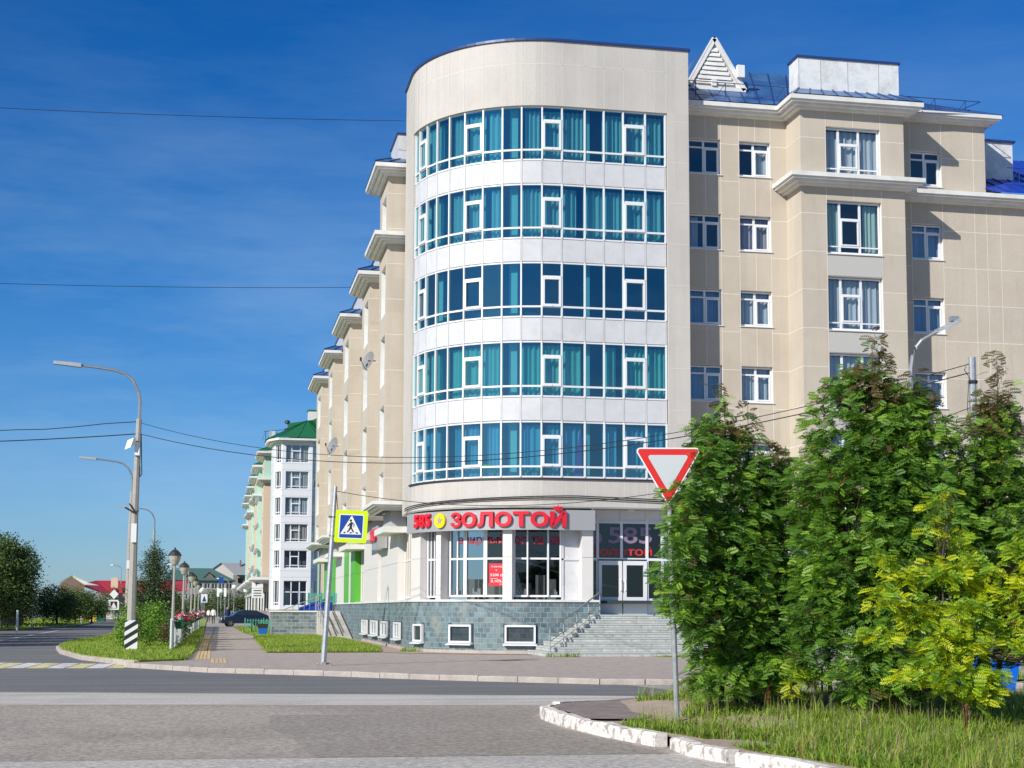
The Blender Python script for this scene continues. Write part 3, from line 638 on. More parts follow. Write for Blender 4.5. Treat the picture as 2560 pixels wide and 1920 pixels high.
# dark interiors and ground floor of the right part
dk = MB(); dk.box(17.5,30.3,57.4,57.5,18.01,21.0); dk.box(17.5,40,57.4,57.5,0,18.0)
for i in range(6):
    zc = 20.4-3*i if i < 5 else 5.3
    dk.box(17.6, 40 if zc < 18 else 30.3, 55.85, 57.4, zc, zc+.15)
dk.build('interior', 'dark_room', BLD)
gfw = MB(); wallholes(gfw, (17.473, Y1-.15), E, 24, 1.9, 5.38, [(1.2+3.2*i, 3.4+3.2*i, 2.3, 4.7) for i in range(7)], mr=0)
gfw.box(17.473,41.5,Y1-.35,Y1,1.80,1.92); gfw.box(17.473,41.5,Y1-.9,Y1+.1,5.3,5.5)
gf = gfw.build('ground_floor_wall', 'white_cladding', BLD)
for i in range(7): window(BLD, (17.473, Y1-.15), E, 1.22+3.2*i, 2.32, 2.16, 2.36, 'three', sill=False)
pw = MB(); pw.box(17.473,41.5,Y1-.12,Y1+.1,0,1.8); pw.build('plinth', 'stone_tile', BLD, 'blue-grey stone tiled plinth under the right wing')
# cornices and ledges
c = MB(); cornice(c, [(17.5,Y1),(21.91,Y1),(21.91,YB),(26.21,YB),(26.21,YW)], 21.42); c.build('cornice', 'white_trim', BLD, 'stepped white eaves cornice')
c = MB(); cornice(c, [(21.91,Y1),(21.91,YB),(26.21,YB),(26.21,YW)], 18.40); c.build('cornice', 'white_trim', BLD, 'stepped white ledge round the bay')
c = MB(); cornice(c, [(26.21,YW),(40.2,YW)], 18.36); c.build('cornice', 'white_trim', BLD, 'white ledge along the right wing')
c = MB(); cornice(c, [(26.21,YW),(30.36,YW),(30.36,YW+6)], 21.62, .85); c.build('cornice', 'white_trim', BLD)
# roofs
def seams(mb, A, B, C_, D_, n, m=1, h=.035):
    """raised standing seams from edge A-B (eave) to edge D-C (ridge)"""
    A, B, C_, D_ = map(Vector, (A,B,C_,D_)); nn = (B-A).cross(D_-A).normalized(); u = (B-A).normalized()*.02
    for i in range(n+1):
        p = A.lerp(B, i/n); q = D_.lerp(C_, i/n)
        mb.face([p-u+nn*h, p+u+nn*h, q+u+nn*h, q-u+nn*h], m); mb.face([p-u, p-u+nn*h, q-u+nn*h, q-u], m); mb.face([p+u+nn*h, p+u, q+u, q+u+nn*h], m)
rf = MB(); zE = 21.45
q = [(17.48,54.88,zE),(21.9,54.88,zE),(24.6,58.9,24.0),(17.48,58.9,24.0)]
rf.face([(17.48,54.88,zE),(22.5,54.88,zE),(24.2,59.0,24.25),(17.48,59.0,24.25)]); seams(rf, (17.6,54.9,zE),(22.4,54.9,zE),(24.1,58.95,24.23),(17.6,58.95,24.23), 8)
rf.face([(17.48,59,24.25),(24.2,59,24.25),(24.2,63,21.5),(17.48,63,21.5)])
# hip down to the right
rf.face([(22.5,54.88,zE),(26.6,54.6,zE),(31.0,54.8,21.66),(26.4,58.9,23.6),(24.2,59.0,24.25)])
rf.face([(31.0,54.8,21.66),(31.0,62.5,21.6),(26.4,58.9,23.6)]); rf.face([(24.2,59,24.25),(26.4,58.9,23.6),(31,62.5,21.6),(24.2,63,21.5)])
seams(rf, (26.7,54.7,zE+.05),(30.9,54.85,21.66),(26.5,58.8,23.58),(26.2,58.8,23.6), 6)
rf.build('roof', ['blue_metal', 'navy_trim'], BLD, 'blue seamed metal roof between tower and wing')
rf = MB(); z1_ = 22.0
rf.face([(21.3,53.38,zE),(26.82,53.38,zE),(26.3,54.35,z1_),(21.95,54.35,z1_)]); rf.face([(21.3,56.2,zE),(21.3,53.38,zE),(21.95,54.35,z1_),(21.95,56.2,z1_)])
rf.face([(26.82,53.38,zE),(26.82,56.2,zE),(26.3,56.2,z1_),(26.3,54.35,z1_)]); seams(rf, (21.5,53.4,zE),(26.7,53.4,zE),(26.25,54.33,z1_),(22.0,54.33,z1_), 9)
br = rf.build('roof', ['blue_metal', 'navy_trim'], BLD, 'low blue hip roof over the bay')
bx = MB(); bx.box(21.98,26.21,54.32,55.25,21.6,23.24); bx.box(21.99,22.0,54.3,54.32,21.8,23.2)
for xv in (22.92,24.05,25.35): bx.box(xv-.012,xv+.012,54.31,54.32,21.95,23.2,1)
mat('stained_white', (.72,.73,.73), .5, noise=.02, nscale=3, stain=(.45,.45,.43), stain_scale=1.6)
rb = bx.build('roof_box', ['stained_white', 'grey_soffit'], BLD, 'white panelled box on the bay roof with peeling stains')
bx = MB(); bx.box(21.92,26.27,54.26,55.31,23.24,23.32); bx.build('coping', 'navy_trim', rb)
# louvred gable dormer
dm = MB(); yf = 56.3; ap = (19.20,yf,24.50); bl_, br_ = (18.05,yf,22.45), (20.48,yf,22.45)
dm.face([bl_, br_, ap], 0); dm.face([(18.0,yf-.15,22.4),(19.2,yf-.15,24.58),(19.2,60.5,24.58),(17.2,60.5,22.4)], 1); dm.face([(19.2,yf-.15,24.58),(20.55,yf-.15,22.35),(20.9,60.5,22.35),(19.2,60.5,24.58)], 1)
def bar(mb, a, b, t, d, m=0):
    a, b = Vector(a), Vector(b); u = (b-a).normalized(); n_ = Vector((0,1,0)); v = u.cross(n_)*t
    mb.hexa([a-v, a+v, a+v+n_*d, a-v+n_*d, b-v, b+v, b+v+n_*d, b-v+n_*d], m)
bar(dm, (18.05,yf-.14,22.42), (19.2,yf-.14,24.48), .10, .13); bar(dm, (20.46,yf-.14,22.42), (19.2,yf-.14,24.48), .10, .13); bar(dm, (18.0,yf-.14,22.42), (20.5,yf-.14,22.42), .08, .13)
for k in range(8):
    z = 22.62+.19*k; hw = (24.25-z)/2.05*1.0
    dm.face([(19.2-hw,yf-.12,z),(19.2+hw,yf-.12,z),(19.2+hw,yf-.07,z+.165),(19.2-hw,yf-.07,z+.165)], 0)
    dm.face([(19.2-hw,yf-.12,z-.02),(19.2+hw,yf-.12,z-.02),(19.2+hw,yf-.12,z),(19.2-hw,yf-.12,z)], 0); dm.face([(19.2-hw,yf-.03,z+.165),(19.2+hw,yf-.03,z+.165),(19.2+hw,yf-.03,z+.19),(19.2-hw,yf-.03,z+.19)], 2)  # near-black strips colour in the shade of the slots between slats
dm.box(19.05,19.25,yf-.2,yf-.12,22.5,22.75); dm.box(20.1,20.4,yf-.3,yf-.1,22.9,23.4)
dm.build('dormer', ['white_trim', 'blue_metal', 'dark_room'], BLD, 'white louvred triangular dormer on the blue roof')
# roof guard rails
def rail(x0, x1, y, z, n, h=.62, lean=.25, ends=None):
    r = MB(); r.tube([(x0,y,z+h),(x1,y,z+h)], .018, n=5); r.tube([(x0,y,z+h*.12),(x1,y,z+h*.12)], .012, n=5)
    for i in range(n):
        x = x0+(x1-x0)*(i+.5)/n; r.tube([(x,y,z-.1),(x,y,z+h)], .018, n=5); r.tube([(x-.35,y+lean,z+.05),(x,y,z+h)], .014, n=5)
    return r
rail(17.5,22.4,55.3,21.72,4).build('roof_rail', 'navy_trim', BLD); r_ = rail(26.3,30.3,55.4,21.75,3); r_.tube([(30.3,55.4,22.37),(29.8,58,22.5)], .018, n=5); r_.build('roof_rail', 'navy_trim', BLD)
# low blue roof and box at far right
rf = MB(); rf.face([(30.3,54.6,18.40),(44,54.6,18.40),(44,62,22.2),(30.3,62,22.2)]); seams(rf, (30.4,54.62,18.42),(43.9,54.62,18.42),(43.9,61.9,22.15),(30.4,61.9,22.15), 20)
rf.build('roof', ['bright_blue_metal', 'bright_blue_metal'], BLD, 'bright blue seamed roof at the far right'); 
bx = MB(); bx.box(30.9,32.7,57.2,58.5,19.5,21.35); b2 = bx.build('roof_box', 'stained_white', BLD, 'small white box on the bright blue roof'); bx = MB(); bx.box(30.8,32.8,57.1,58.6,21.35,21.43); bx.build('coping', 'navy_trim', b2)
rail(31.5,36,55.6,18.95,4,.8).build('roof_rail', 'navy_trim', BLD)

# ---- ground floor of the tower: plinth, piers, shop windows
pl = MB(); cband(pl, -7.79, 1.45, -.3, .0, 0, 1.90); cband(pl, -60, -7.79, -.3, 0, 0, 1.90, step=3)
plinth = pl.build('plinth', 'stone_tile', BLD, 'blue-green stone tiled plinth of the corner shop')
pl = MB(); cband(pl, -7.79, 1.47, -.7, .05, 1.90, 1.98); cband(pl, -60, -7.79, -.7, .05, 1.90, 1.98, step=3); pl.build('ledge', 'white_trim', plinth)
pl = MB(); cband(pl, -26, 1.5, .0, .12, 0, .12, step=.5); pl.build('kerb', 'kerb_stone', plinth)
# basement windows sit in the plinth
def arc_window(parent, s0, s1, z0, z1, off=.0, kind='one', gm='shop_glass', deep=.0, sill=True, cols=0, trans=None, casements=()):
    A, B = Vector(TP(s0,off)), Vector(TP(s1,off)); ux = (B-A); w = ux.length; ux.normalize(); fr = MB().frame((A.x,A.y,0), ux); t = .07
    for (u0,u1,v0,v1) in ((0,t,z0,z1),(w-t,w,z0,z1),(t,w-t,z0,z0+t),(t,w-t,z1-t,z1)): fr.box(u0,u1,-.06,.05,v0,v1)
    for i in range(1, cols): x = w*i/cols; fr.box(x-.03,x+.03,-.05,.035,z0+t,z1-t)
    if trans: fr.box(t,w-t,-.05,.04,trans-.035,trans+.035)
    win = fr.build('window', 'white_pvc', parent)
    g = MB().frame((A.x,A.y,0), ux); g.face([(.02,.0,z0+.02),(w-.02,.0,z0+.02),(w-.02,.0,z1-.02),(.02,.0,z1-.02)]); g.build('pane', gm, win)
    if sill: s_ = MB().frame((A.x,A.y,0), ux); s_.hexa([(-.06,-.05,z0-.05),(w+.06,-.05,z0-.05),(w+.06,.17,z0-.08),(-.06,.17,z0-.08),(-.06,-.05,z0+.0),(w+.06,-.05,z0+.0),(w+.06,.17,z0-.05),(-.06,.17,z0-.05)]); s_.build('sill', 'white_pvc', win)
    return win
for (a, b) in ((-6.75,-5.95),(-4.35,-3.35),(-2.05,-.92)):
    bk = MB(); A, B = Vector(TP(a-.06,.012)), Vector(TP(b+.06,.012)); bk.frame((A.x,A.y,0), (B-A)); bk.face([(0,0,.33),((B-A).length,0,.33),((B-A).length,0,1.09),(0,0,1.09)]); bk.build('recess_shade_sheet', 'dark_room', plinth)  # flat sheet on the plinth face, coloured dark for the shade behind the pane
    arc_window(BLD, a, b, .38, 1.05, .06)
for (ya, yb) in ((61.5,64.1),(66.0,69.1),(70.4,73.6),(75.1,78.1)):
    bk = MB(); bk.box(7.50,7.505,ya-.05,yb+.05,.4,1.12); bk.build('recess_shade_sheet', 'dark_room', plinth)  # same flat dark sheet, recess shade put into its colour
    arc_window(BLD, -7.79-(yb-.35-59.326), -7.79-(ya+.35-59.326), .42, 1.08, .07, cols=2)
def pier(mb, s0, s1, zt=5.0, oi=-.45, oo=.02, m=0):
    cband(mb, s0, s1, oi, oo, 1.98, 3.53, m, step=2); cband(mb, s0, s1, oi, oo, 3.55, zt, m, step=2); cband(mb, s0+.01, s1-.01, oi, oo-.02, 3.50, 3.58, m, step=2)
for (a, b) in ((-2.15,-1.80),(.80,1.22),(-5.14,-4.86),(-7.35,-6.25)): pr = MB(); pier(pr, a, b); pr.build('pilaster', 'white_cladding', BLD)
for (ya, yb) in ((63.1,66.2),(66.25,69.5),(71.0,74.5),(74.6,77.6),(85.1,86.5),(90,96)): pr = MB(); pier(pr, -7.79-(yb-59.326), -7.79-(ya-59.326), 5.0, -.5, .03); pr.build('pilaster', 'white_cladding', BLD)
for (ya, yb) in ((82.6,85.0),(86.6,89.4),(97,100),(103,106)): pr = MB(); pier(pr, -7.79-(yb-59.326), -7.79-(ya-59.326), 5.3, -.5, .06); pr.build('pilaster', 'lime_panel', BLD, 'bright green pilaster')
pr = MB(); cband(pr, .14, .80, -.5, -.42, 1.98, 3.45, step=2); cband(pr, .14, .80, -.5, -.42, 3.50, 4.9, step=2); cband(pr, .12, .2, -.5, -.38, 1.98, 4.9, step=2); cband(pr, .1,.82,-.5,-.38,3.44,3.51, step=2); pr.build('infill_panel', 'white_panel', BLD)
g1 = arc_window(BLD, -4.80, -3.95, 2.08, 4.85, -.42, cols=2, trans=3.5, sill=False)
g1 = arc_window(BLD, -3.95, -3.0, 2.08, 4.85, -.42, trans=3.5, sill=False); g2 = arc_window(BLD, -3.0, -2.16, 2.08, 4.85, -.42, trans=3.5, sill=False)
g3 = arc_window(BLD, -1.82, .12, 2.08, 4.85, -.42, cols=0, trans=3.5, sill=False)
fr = MB(); 
for s_ in (-1.25,-.42): cband(fr, s_-.03, s_+.03, -.5, -.36, 2.1, 4.85, step=1)
fr.build('mullion', 'white_pvc', g3)
arc_window(BLD, -6.2, -5.18, 2.05, 4.8, -.30, cols=4, trans=3.5, sill=False, gm='door_glass')
for (ya, yb, n) in ((59.6,63.0,5),(69.6,70.9,3),(78,82,4),(92,96.5,4)): arc_window(BLD, -7.79-(yb-59.326), -7.79-(ya-59.326), 2.05, 4.8, -.30, cols=n, trans=3.6, sill=False, gm='door_glass')
# shop interior
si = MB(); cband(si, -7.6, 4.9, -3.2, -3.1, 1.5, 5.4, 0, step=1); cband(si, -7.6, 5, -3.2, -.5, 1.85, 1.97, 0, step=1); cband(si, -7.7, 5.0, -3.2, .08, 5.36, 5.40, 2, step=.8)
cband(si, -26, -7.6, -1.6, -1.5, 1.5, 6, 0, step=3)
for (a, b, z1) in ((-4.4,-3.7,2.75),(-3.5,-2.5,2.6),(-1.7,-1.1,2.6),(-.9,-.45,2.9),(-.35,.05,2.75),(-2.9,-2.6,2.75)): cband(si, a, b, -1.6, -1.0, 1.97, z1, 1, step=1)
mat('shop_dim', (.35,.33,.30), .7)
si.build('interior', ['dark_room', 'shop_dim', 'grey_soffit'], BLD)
cn = MB()
for (a, b) in ((-4.7,-4.2),(-3.7,-3.3),(-1.7,-1.3),(-.3,0)):
    n = 5
    for j in range(n):
        t = a+(b-a)*j/n; cband(cn, t, t+.06, -.62, -.56, 2.1, 2.25+.15*random.random(), 0, step=1)
cn.build('window_display', 'sign_white', BLD)
# doorway: recessed glazed entrance
DY = 55.4; dr = MB()
def dframe(x0, x1, z0, z1, t=.05, d=.08, m=0, mb=dr):
    for (a,b,c,d_) in ((x0,x0+t,z0,z1),(x1-t,x1,z0,z1),(x0+t,x1-t,z0,z0+t),(x0+t,x1-t,z1-t,z1)): mb.box(a,b,DY-d,DY,c,d_,m)
xs = [13.72,14.12,15.05,16.05,16.65,17.47]
for a, b in zip(xs, xs[1:]):
    dframe(a, b, 3.52, 4.92); dframe(a, b, 4.92, 5.40); dr.box(a+.05,b-.05,DY-.04,DY-.01,4.97,5.35)
for a, b in ((13.72,14.12),(16.05,16.65),(16.65,17.47)): dframe(a, b, 1.44, 3.52); dr.box(a+.05,b-.05,DY-.05,DY-.02,1.44,2.05)
ent = dr.build('entrance_frame', 'white_pvc', BLD)
g = MB(); g.face([(13.72,DY-.03,2.0),(17.47,DY-.03,2.0),(17.47,DY-.03,4.9),(13.72,DY-.03,4.9)]); g.build('pane', 'shop_glass', ent)
for i, (a, b) in enumerate(((14.12,15.08),(15.08,16.05))):
    d = MB(); d.box(a+.02,a+.15,DY-.12,DY-.04,1.45,3.46); d.box(b-.15,b-.02,DY-.12,DY-.04,1.45,3.46); d.box(a+.15,b-.15,DY-.12,DY-.04,3.30,3.46); d.box(a+.15,b-.15,DY-.12,DY-.04,1.45,2.10)
    do = d.build('door', 'white_pvc', BLD, 'white half-glazed entrance door'); 
    hx = b-.09 if i == 0 else a+.09
    h = MB(); h.tube([(hx,DY-.12,2.35),(hx,DY-.2,2.35),(hx,DY-.2,2.75),(hx,DY-.12,2.75)], .022, n=6); h.build('handle', 'sign_white', do)
sw = MB(); sw.box(13.66,13.72,54.4,DY,1.4,5.38); sw.build('wall', 'white_cladding', BLD, 'white side wall of the entrance recess')
# entrance stairs
ST = thing('entrance_stairs', 'wide pale stone stairs with eight steps up to the white shop doors', 'stairs', (14.5, 53, 0))
sb = MB()
for k in range(9):
    z0, z1 = .16*k, .16*(k+1)+.0; xL = 11.25+.29*k; yF = 51.0+.32*k
    yb_ = 51.0+.32*(k+1)+.02 if k < 8 else 55.38
    # each tread runs back under the next
    sb.box(xL, 19.4, yF, 54.35 if k < 8 else 54.35, z0+.0, z1-.0, 0)
    sb.box(xL-.02, 19.4, yF-.02, yF+.36, z1-.045, z1+.003, 1)
    sb.box(xL-.02, xL+.3, yF+.36, 54.3, z1-.045, z1+.003, 1)
sb.box(13.73, 17.46, 54.352, 55.38, 1.0, 1.443, 1)
sb.build('step', ['step_stone', 'step_top'], ST)
hr = MB(); top = [(11.35,51.1),(12.0,51.85),(12.65,52.55),(13.25,53.25),(13.85,53.95)]
pts = []
for k, (x, y) in enumerate(top):
    zb_ = .02+.33*k; hr.tube([(x,y,zb_),(x,y,zb_+.92)], .022, n=6); pts.append((x,y,zb_+.92))
hr.tube(pts, .028, n=6); hr.tube([(p[0],p[1],p[2]-.42) for p in pts], .016, n=6); hr.tube([(p[0],p[1],p[2]-.65) for p in pts], .012, n=6)
hr.build('handrail', 'metal_grey', ST)
# fascia sign with raised letters
SG = thing('shop_sign', 'long grey curved fascia sign with raised red letters and a yellow star disc', 'sign', (12, 54, 4.5))
fa = MB(); cband(fa, -7.15, 1.25, .02, .25, 4.53, 5.27, step=.3); fa.build('board', 'fascia_grey', SG)
def onfascia(s0, z0, off, ang=None):
    """places a letter flat on the tangent plane at the centre of its span"""
    return None
def letter(ch, s0, s1, z0, z1, off=.26, ext=.05, m='shop_red', lab=None):
    A, B = Vector(TP(s0,off)), Vector(TP(s1,off)); ux = (B-A).normalized(); n = Vector((ux.y,-ux.x)); w = (B-A).length
    return text_obj('letter', ch, m, SG, ext, .024 if ch == 'З' else .040, lambda p: (A.x+ux.x*p[0]+n.x*p[2], A.y+ux.y*p[0]+n.y*p[2], z0+p[1]), (w, z1-z0), lab)
for ch, a, b in (('5',-6.20,-5.82),('8',-5.80,-5.45),('5',-5.43,-5.10)): letter(ch, a, b, 4.70, 5.20)
lt = [('З',-4.10,-3.65),('О',-3.62,-3.05),('Л',-3.03,-2.42),('О',-2.36,-1.76),('Т',-1.73,-1.15),('О',-1.12,-.50),('Й',-.45,.14)]
for ch, a, b in lt: letter(ch, a, b, 4.64, 5.20 if ch != 'Й' else 5.36)
def disc(parent, s, z, r, off, m, name, star=0, th=.08):
    C_ = Vector(TP(s,off)); A, B = Vector(TP(s-.1,off)), Vector(TP(s+.1,off)); ux = (B-A).normalized(); d = MB().frame((C_.x,C_.y,0), ux)
    n = 28 if not star else 10; ring = [((r if not star or k % 2 == 0 else r*.42)*sin(2*pi*k/n), (r if not star or k % 2 == 0 else r*.42)*cos(2*pi*k/n)) for k in range(n)]
    d.face([(x,th,z+y) for x, y in ring][::-1], 0)
    for (xa, ya), (xb, yb) in zip(ring, ring[1:]+ring[:1]): d.face([(xa,0,z+ya),(xb,0,z+yb),(xb,th,z+yb),(xa,th,z+ya)], 0)
    return d.build(name, m, parent)
disc(SG, -4.62, 4.92, .28, .26, 'sign_yellow', 'disc'); disc(SG, -4.62, 4.92, .17, .345, 'fascia_grey', 'star', star=1, th=.01); disc(SG, -.17, 5.33, .13, .30, 'shop_red', 'star', star=1, th=.07)
# smaller side sign
S2 = thing('shop_sign', 'small red lettered sign projecting from the white pilasters down the side street', 'sign', (7.3, 70, 4))
b_ = MB(); b_.box(7.02,7.44,66.6,69.3,4.30,5.30); b_.build('board', 'fascia_grey', S2)
text_obj('letter', '585', 'shop_red', S2, .06, .05, lambda p: (7.02-p[2], 69.1-p[0], 4.62+p[1]), (2.2,.55))
# cables wrapped round the tower
cb_ = MB(); path = [(*TP(s_,.17), 5.80-.028*abs(s_-.5)) for s_ in [-8.2+.4*i for i in range(33)]]
cb_.tube(path, .022, n=5); cb_.tube([(p[0],p[1],p[2]-.07) for i, p in enumerate(path)], .020, n=5); tag(cb_.build('cable', 'black_rubber'), 'pair of black cables slung round the tower above the red sign', 'cable')
# lettering on the shop glass, poster, door vinyls
def gtext(s0, s1, z0, z1, body, m, off, name='window_lettering', bold=.01):
    A, B = Vector(TP(s0,off)), Vector(TP(s1,off)); tot = Vector(TP(s1,off))
    def place(p):
        s_ = s0+(s1-s0)*p[0]; q = TP(s_, off); return (q[0], q[1], z0+p[1])
    return text_obj(name, body, m, BLD, 0, bold, place, (1, z1-z0))
mat('vinyl_red', (.30,.01,.02), .5); mat('vinyl_mauve', (.26,.18,.28), .5); mat('vinyl_bright', (.60,.03,.02), .5)
gtext(-4.3, -2.2, 3.98, 4.40, 'елирный', 'vinyl_red', -.38, bold=.02); gtext(-1.78, .05, 4.02, 4.34, 'оп ти ка', 'vinyl_red', -.38, bold=.02)
PO = thing('poster', 'red poster with white pawnshop prices inside the curved shop window', 'poster', (10, 54.9, 2.4))
A_, B_ = Vector(TP(-2.84,-.39)), Vector(TP(-2.22,-.39)); uxp = (B_-A_).normalized()
p_ = MB().frame((A_.x,A_.y,0), uxp); p_.box(0,.60,-.01,.005,2.48,3.32); p_.build('sheet', 'shop_red', PO)
nP = Vector((uxp.y,-uxp.x))
for body, (x0, w_), z0, h_ in (('ЛОМБАРД',(.08,.44),3.16,.07),('0',(.27,.05),3.04,.06),('5200 р',(.06,.48),2.82,.12),('0,10%',(.08,.42),2.60,.12),('_',(.05,.3),2.755,.01),('_',(.4,.14),2.55,.01)):
    text_obj('lettering', body, 'sign_white', PO, 0, .0, lambda p: (A_.x+uxp.x*(x0+p[0])+nP.x*.012, A_.y+uxp.y*(x0+p[0])+nP.y*.012, z0+p[1]), (w_, h_))
for body, x0, w_, z0, h_, m in (('585',14.55,1.7,4.12,.62,'vinyl_mauve'),('Золотой',13.85,2.4,3.66,.34,'vinyl_bright')):
    text_obj('window_lettering', body, m, BLD, 0, .015, lambda p: (x0+p[0], DY-.035, z0+p[1]), (w_, h_))
dd = MB(); dd.face([(14.05+.25*cos(2*pi*k/20), DY-.034, 4.3+.25*sin(2*pi*k/20)) for k in range(20)][::-1]); dd.build('window_lettering', 'vinyl_mauve', BLD)
lp = MB(); lp.lathe((15.3,54.9,5.30), [(0,0),(.12,.02),(.14,.07),(.10,.10)], 0, 12); lp.build('ceiling_lamp', 'sign_white', BLD)

# ---- street side: five bays marching away from the corner
BX, RX = 6.78, 7.72
rec = MB(); rec.frame(); 
def yface(mb, x0, x1, y, z0, z1, m): mb.face([(x0,y,z0),(x1,y,z0),(x1,y,z1),(x0,y,z1)], m)
bays = [(62.0,65.1,20.15,True),(69.3,72.9,17.18,False),(79.7,84.2,17.18,False),(91.3,95.3,17.18,False),(101.6,106.4,17.18,False)]
w = MB(); segs = []; prev = 60.9
for (ya, yb, zt, b1) in bays+[(112.5,112.6,17,False)]:
    if ya > prev: wallholes(w, (7.70, ya), (0,-1), ya-prev, 5.4, (20.6 if prev < 70 and prev < 65 else 16.9), [])
    prev = yb
w.box(7.7, 17, 112.55, 113, 0, 17.2)
w.box(7.8, 7.9, 60, 112.5, 1.5, 16.9)
w.build('wall', ['beige_plaster', 'white_trim', 'joint'], BLD, 'beige recessed wall between the street bays')
for bi, (ya, yb, zt, b1) in enumerate(bays):
    w = MB(); H = zt-.35; wy = yb-ya; hz = [(zz-2.1, zz) for zz in ([17.2+1.5, 14.5+.0, 11.5, 8.5] if b1 else [15.0,12.0,9.0])]
    if b1: hz = [(17.45,19.1),(14.0,16.1),(11.0,13.1),(8.0,10.1),(6.2,7.3)]
    else: hz = [(14.0,16.1),(11.0,13.1),(8.0,10.1),(6.2,7.3)]
    holes = [(.28*wy,.80*wy,a,b) for a, b in hz]
    wallholes(w, (BX, yb), (0,-1), wy, 5.9, H, holes, reveal=.35)
    wallholes(w, (BX, ya), E, RX-BX, 5.9, H, []); wallholes(w, (RX, yb), (-1,0), RX-BX, 5.9, H, [])
    for i in range(10):
        z = 19.0-1.5*i
        if z < H-.1 and z > 6: jh(w, (BX, ya), E, 0, RX-BX, z); jh(w, (BX, yb), (0,-1), 0, wy*.28, z); jh(w, (BX, yb), (0,-1), wy*.8, wy, z)
    w.build('wall', ['beige_plaster', 'white_trim', 'joint'], BLD, 'beige street bay')
    for (u0,u1,a,b) in holes: window(BLD, (BX, yb), (0,-1), u0+.01, a+.02, u1-u0-.02, b-a-.04, 'three', rev=.30, cur=('curtain_white','full'), sill=False)
    pth = [(RX,yb),(BX,yb),(BX,ya),(RX,ya)]
    c = MB(); cornice(c, pth, zt); c.build('cornice', 'white_trim', BLD)
    if b1: c = MB(); cornice(c, pth, 17.25); c.build('cornice', 'white_trim', BLD)
    c = MB(); cornice(c, [(RX+.0,yb+.5),(BX-.05,yb+.5),(BX-.05,ya-.2),(RX-.2,ya-.2)], 6.0, .85); c.box(BX+.3,RX,ya+.2,yb,5.0,5.65,1); c.box(BX-.05,RX,ya-.1,yb+.3,4.75,5.0); c.build('canopy', ['white_trim', 'grey_soffit'], BLD, 'stepped white canopy above the ground floor')
    r = MB(); e = .62; z0 = zt+.03; z1_ = zt+.42
    r.face([(BX-e,ya-e,z0),(RX+.6,ya-e,z0),(RX+.6,ya+.2,z1_),(BX+.15,ya+.2,z1_)]); r.face([(BX-e,yb+e,z0),(BX-e,ya-e,z0),(BX+.15,ya+.2,z1_),(BX+.15,yb-.2,z1_)]); r.face([(BX+.15,ya+.2,z1_),(RX+2,ya+.2,z1_),(RX+2,yb,z1_),(BX+.15,yb-.2,z1_)])
    seams(r, (BX-e,yb+e,z0),(BX-e,ya-e,z0),(BX+.15,ya+.2,z1_),(BX+.15,yb-.2,z1_), 6); seams(r, (BX-e,ya-e,z0),(RX+.3,ya-e,z0),(RX+.3,ya+.2,z1_),(BX+.15,ya+.2,z1_), 3)
    r.build('roof', ['blue_metal', 'navy_trim'], BLD)
    k = MB(); hb = 1.5 if b1 else 1.1; k.box(BX+.42,RX+1.2,ya+.25,yb-.3,zt+.1,zt+hb); ko = k.build('roof_box', 'white_panel', BLD)
    k = MB(); k.box(BX+.36,RX+1.3,ya+.19,yb-.24,zt+hb,zt+hb+.07); k.build('coping', 'navy_trim', ko)
rf = MB(); rf.face([(7.2,62.2,17.1),(7.2,113,17.1),(11.5,113,20.2),(11.5,62.2,20.2)][::-1]); rf.face([(11.5,62.2,20.2),(11.5,113,20.2),(17,113,17),(17,62.2,17)][::-1]); rf.build('roof', 'blue_metal', BLD, 'blue roof over the street wing')
rf = MB(); rf.face([(7.6,61.5,20.6),(7.6,66.5,20.4),(12,66.5,22.3),(12,61.8,22.3)][::-1]); rf.build('roof', 'blue_metal', BLD)
# satellite dishes
mat('dish_grey', (.22,.22,.22), .6)
def dish(loc, r, label, rz=0):
    t = thing('satellite_dish', label, 'satellite dish', loc, 'satellite dishes on the facades')
    d = MB(); c = Vector(loc); n_ = Vector((-.82+.2*sin(rz),-.46,.30)).normalized(); a = n_.cross(Vector((0,0,1))).normalized(); b = a.cross(n_)
    rings = [(0,-.12),(.5,-.09),(.85,-.03),(1,0)]
    for (r0,h0),(r1,h1) in zip(rings, rings[1:]):
        for k in range(14):
            f = lambda rr, hh, kk: c+Vector((-.35,0,0))+a*(rr*r*cos(2*pi*kk/14))+b*(rr*r*1.08*sin(2*pi*kk/14))+n_*hh*r*2
            d.face([f(r0,h0,k), f(r0,h0,k+1), f(r1,h1,k+1), f(r1,h1,k)], 0, smooth=True)
    d.build('reflector', 'dish_grey', t); m = MB(); m.tube([c, c+Vector((-.35,0,0))], .025, n=5); m.tube([c+Vector((-.35,0,0))-b*r, c+Vector((-.35,0,0))+n_*r*.9-b*.1], .015, n=5); m.box(c.x-.4+n_.x*r*.9,c.x-.32+n_.x*r*.9,c.y+n_.y*r*.9,c.y+n_.y*r*.9+.1,c.z+n_.z*r*.9-.15,c.z+n_.z*r*.9); m.build('bracket', 'dark_metal', t)
dish((6.78,66.2,12.55), .42, 'grey satellite dish highest on the beige street bays'); dish((6.78,86.5,10.9), .5, 'grey satellite dish low on the farther beige bay')

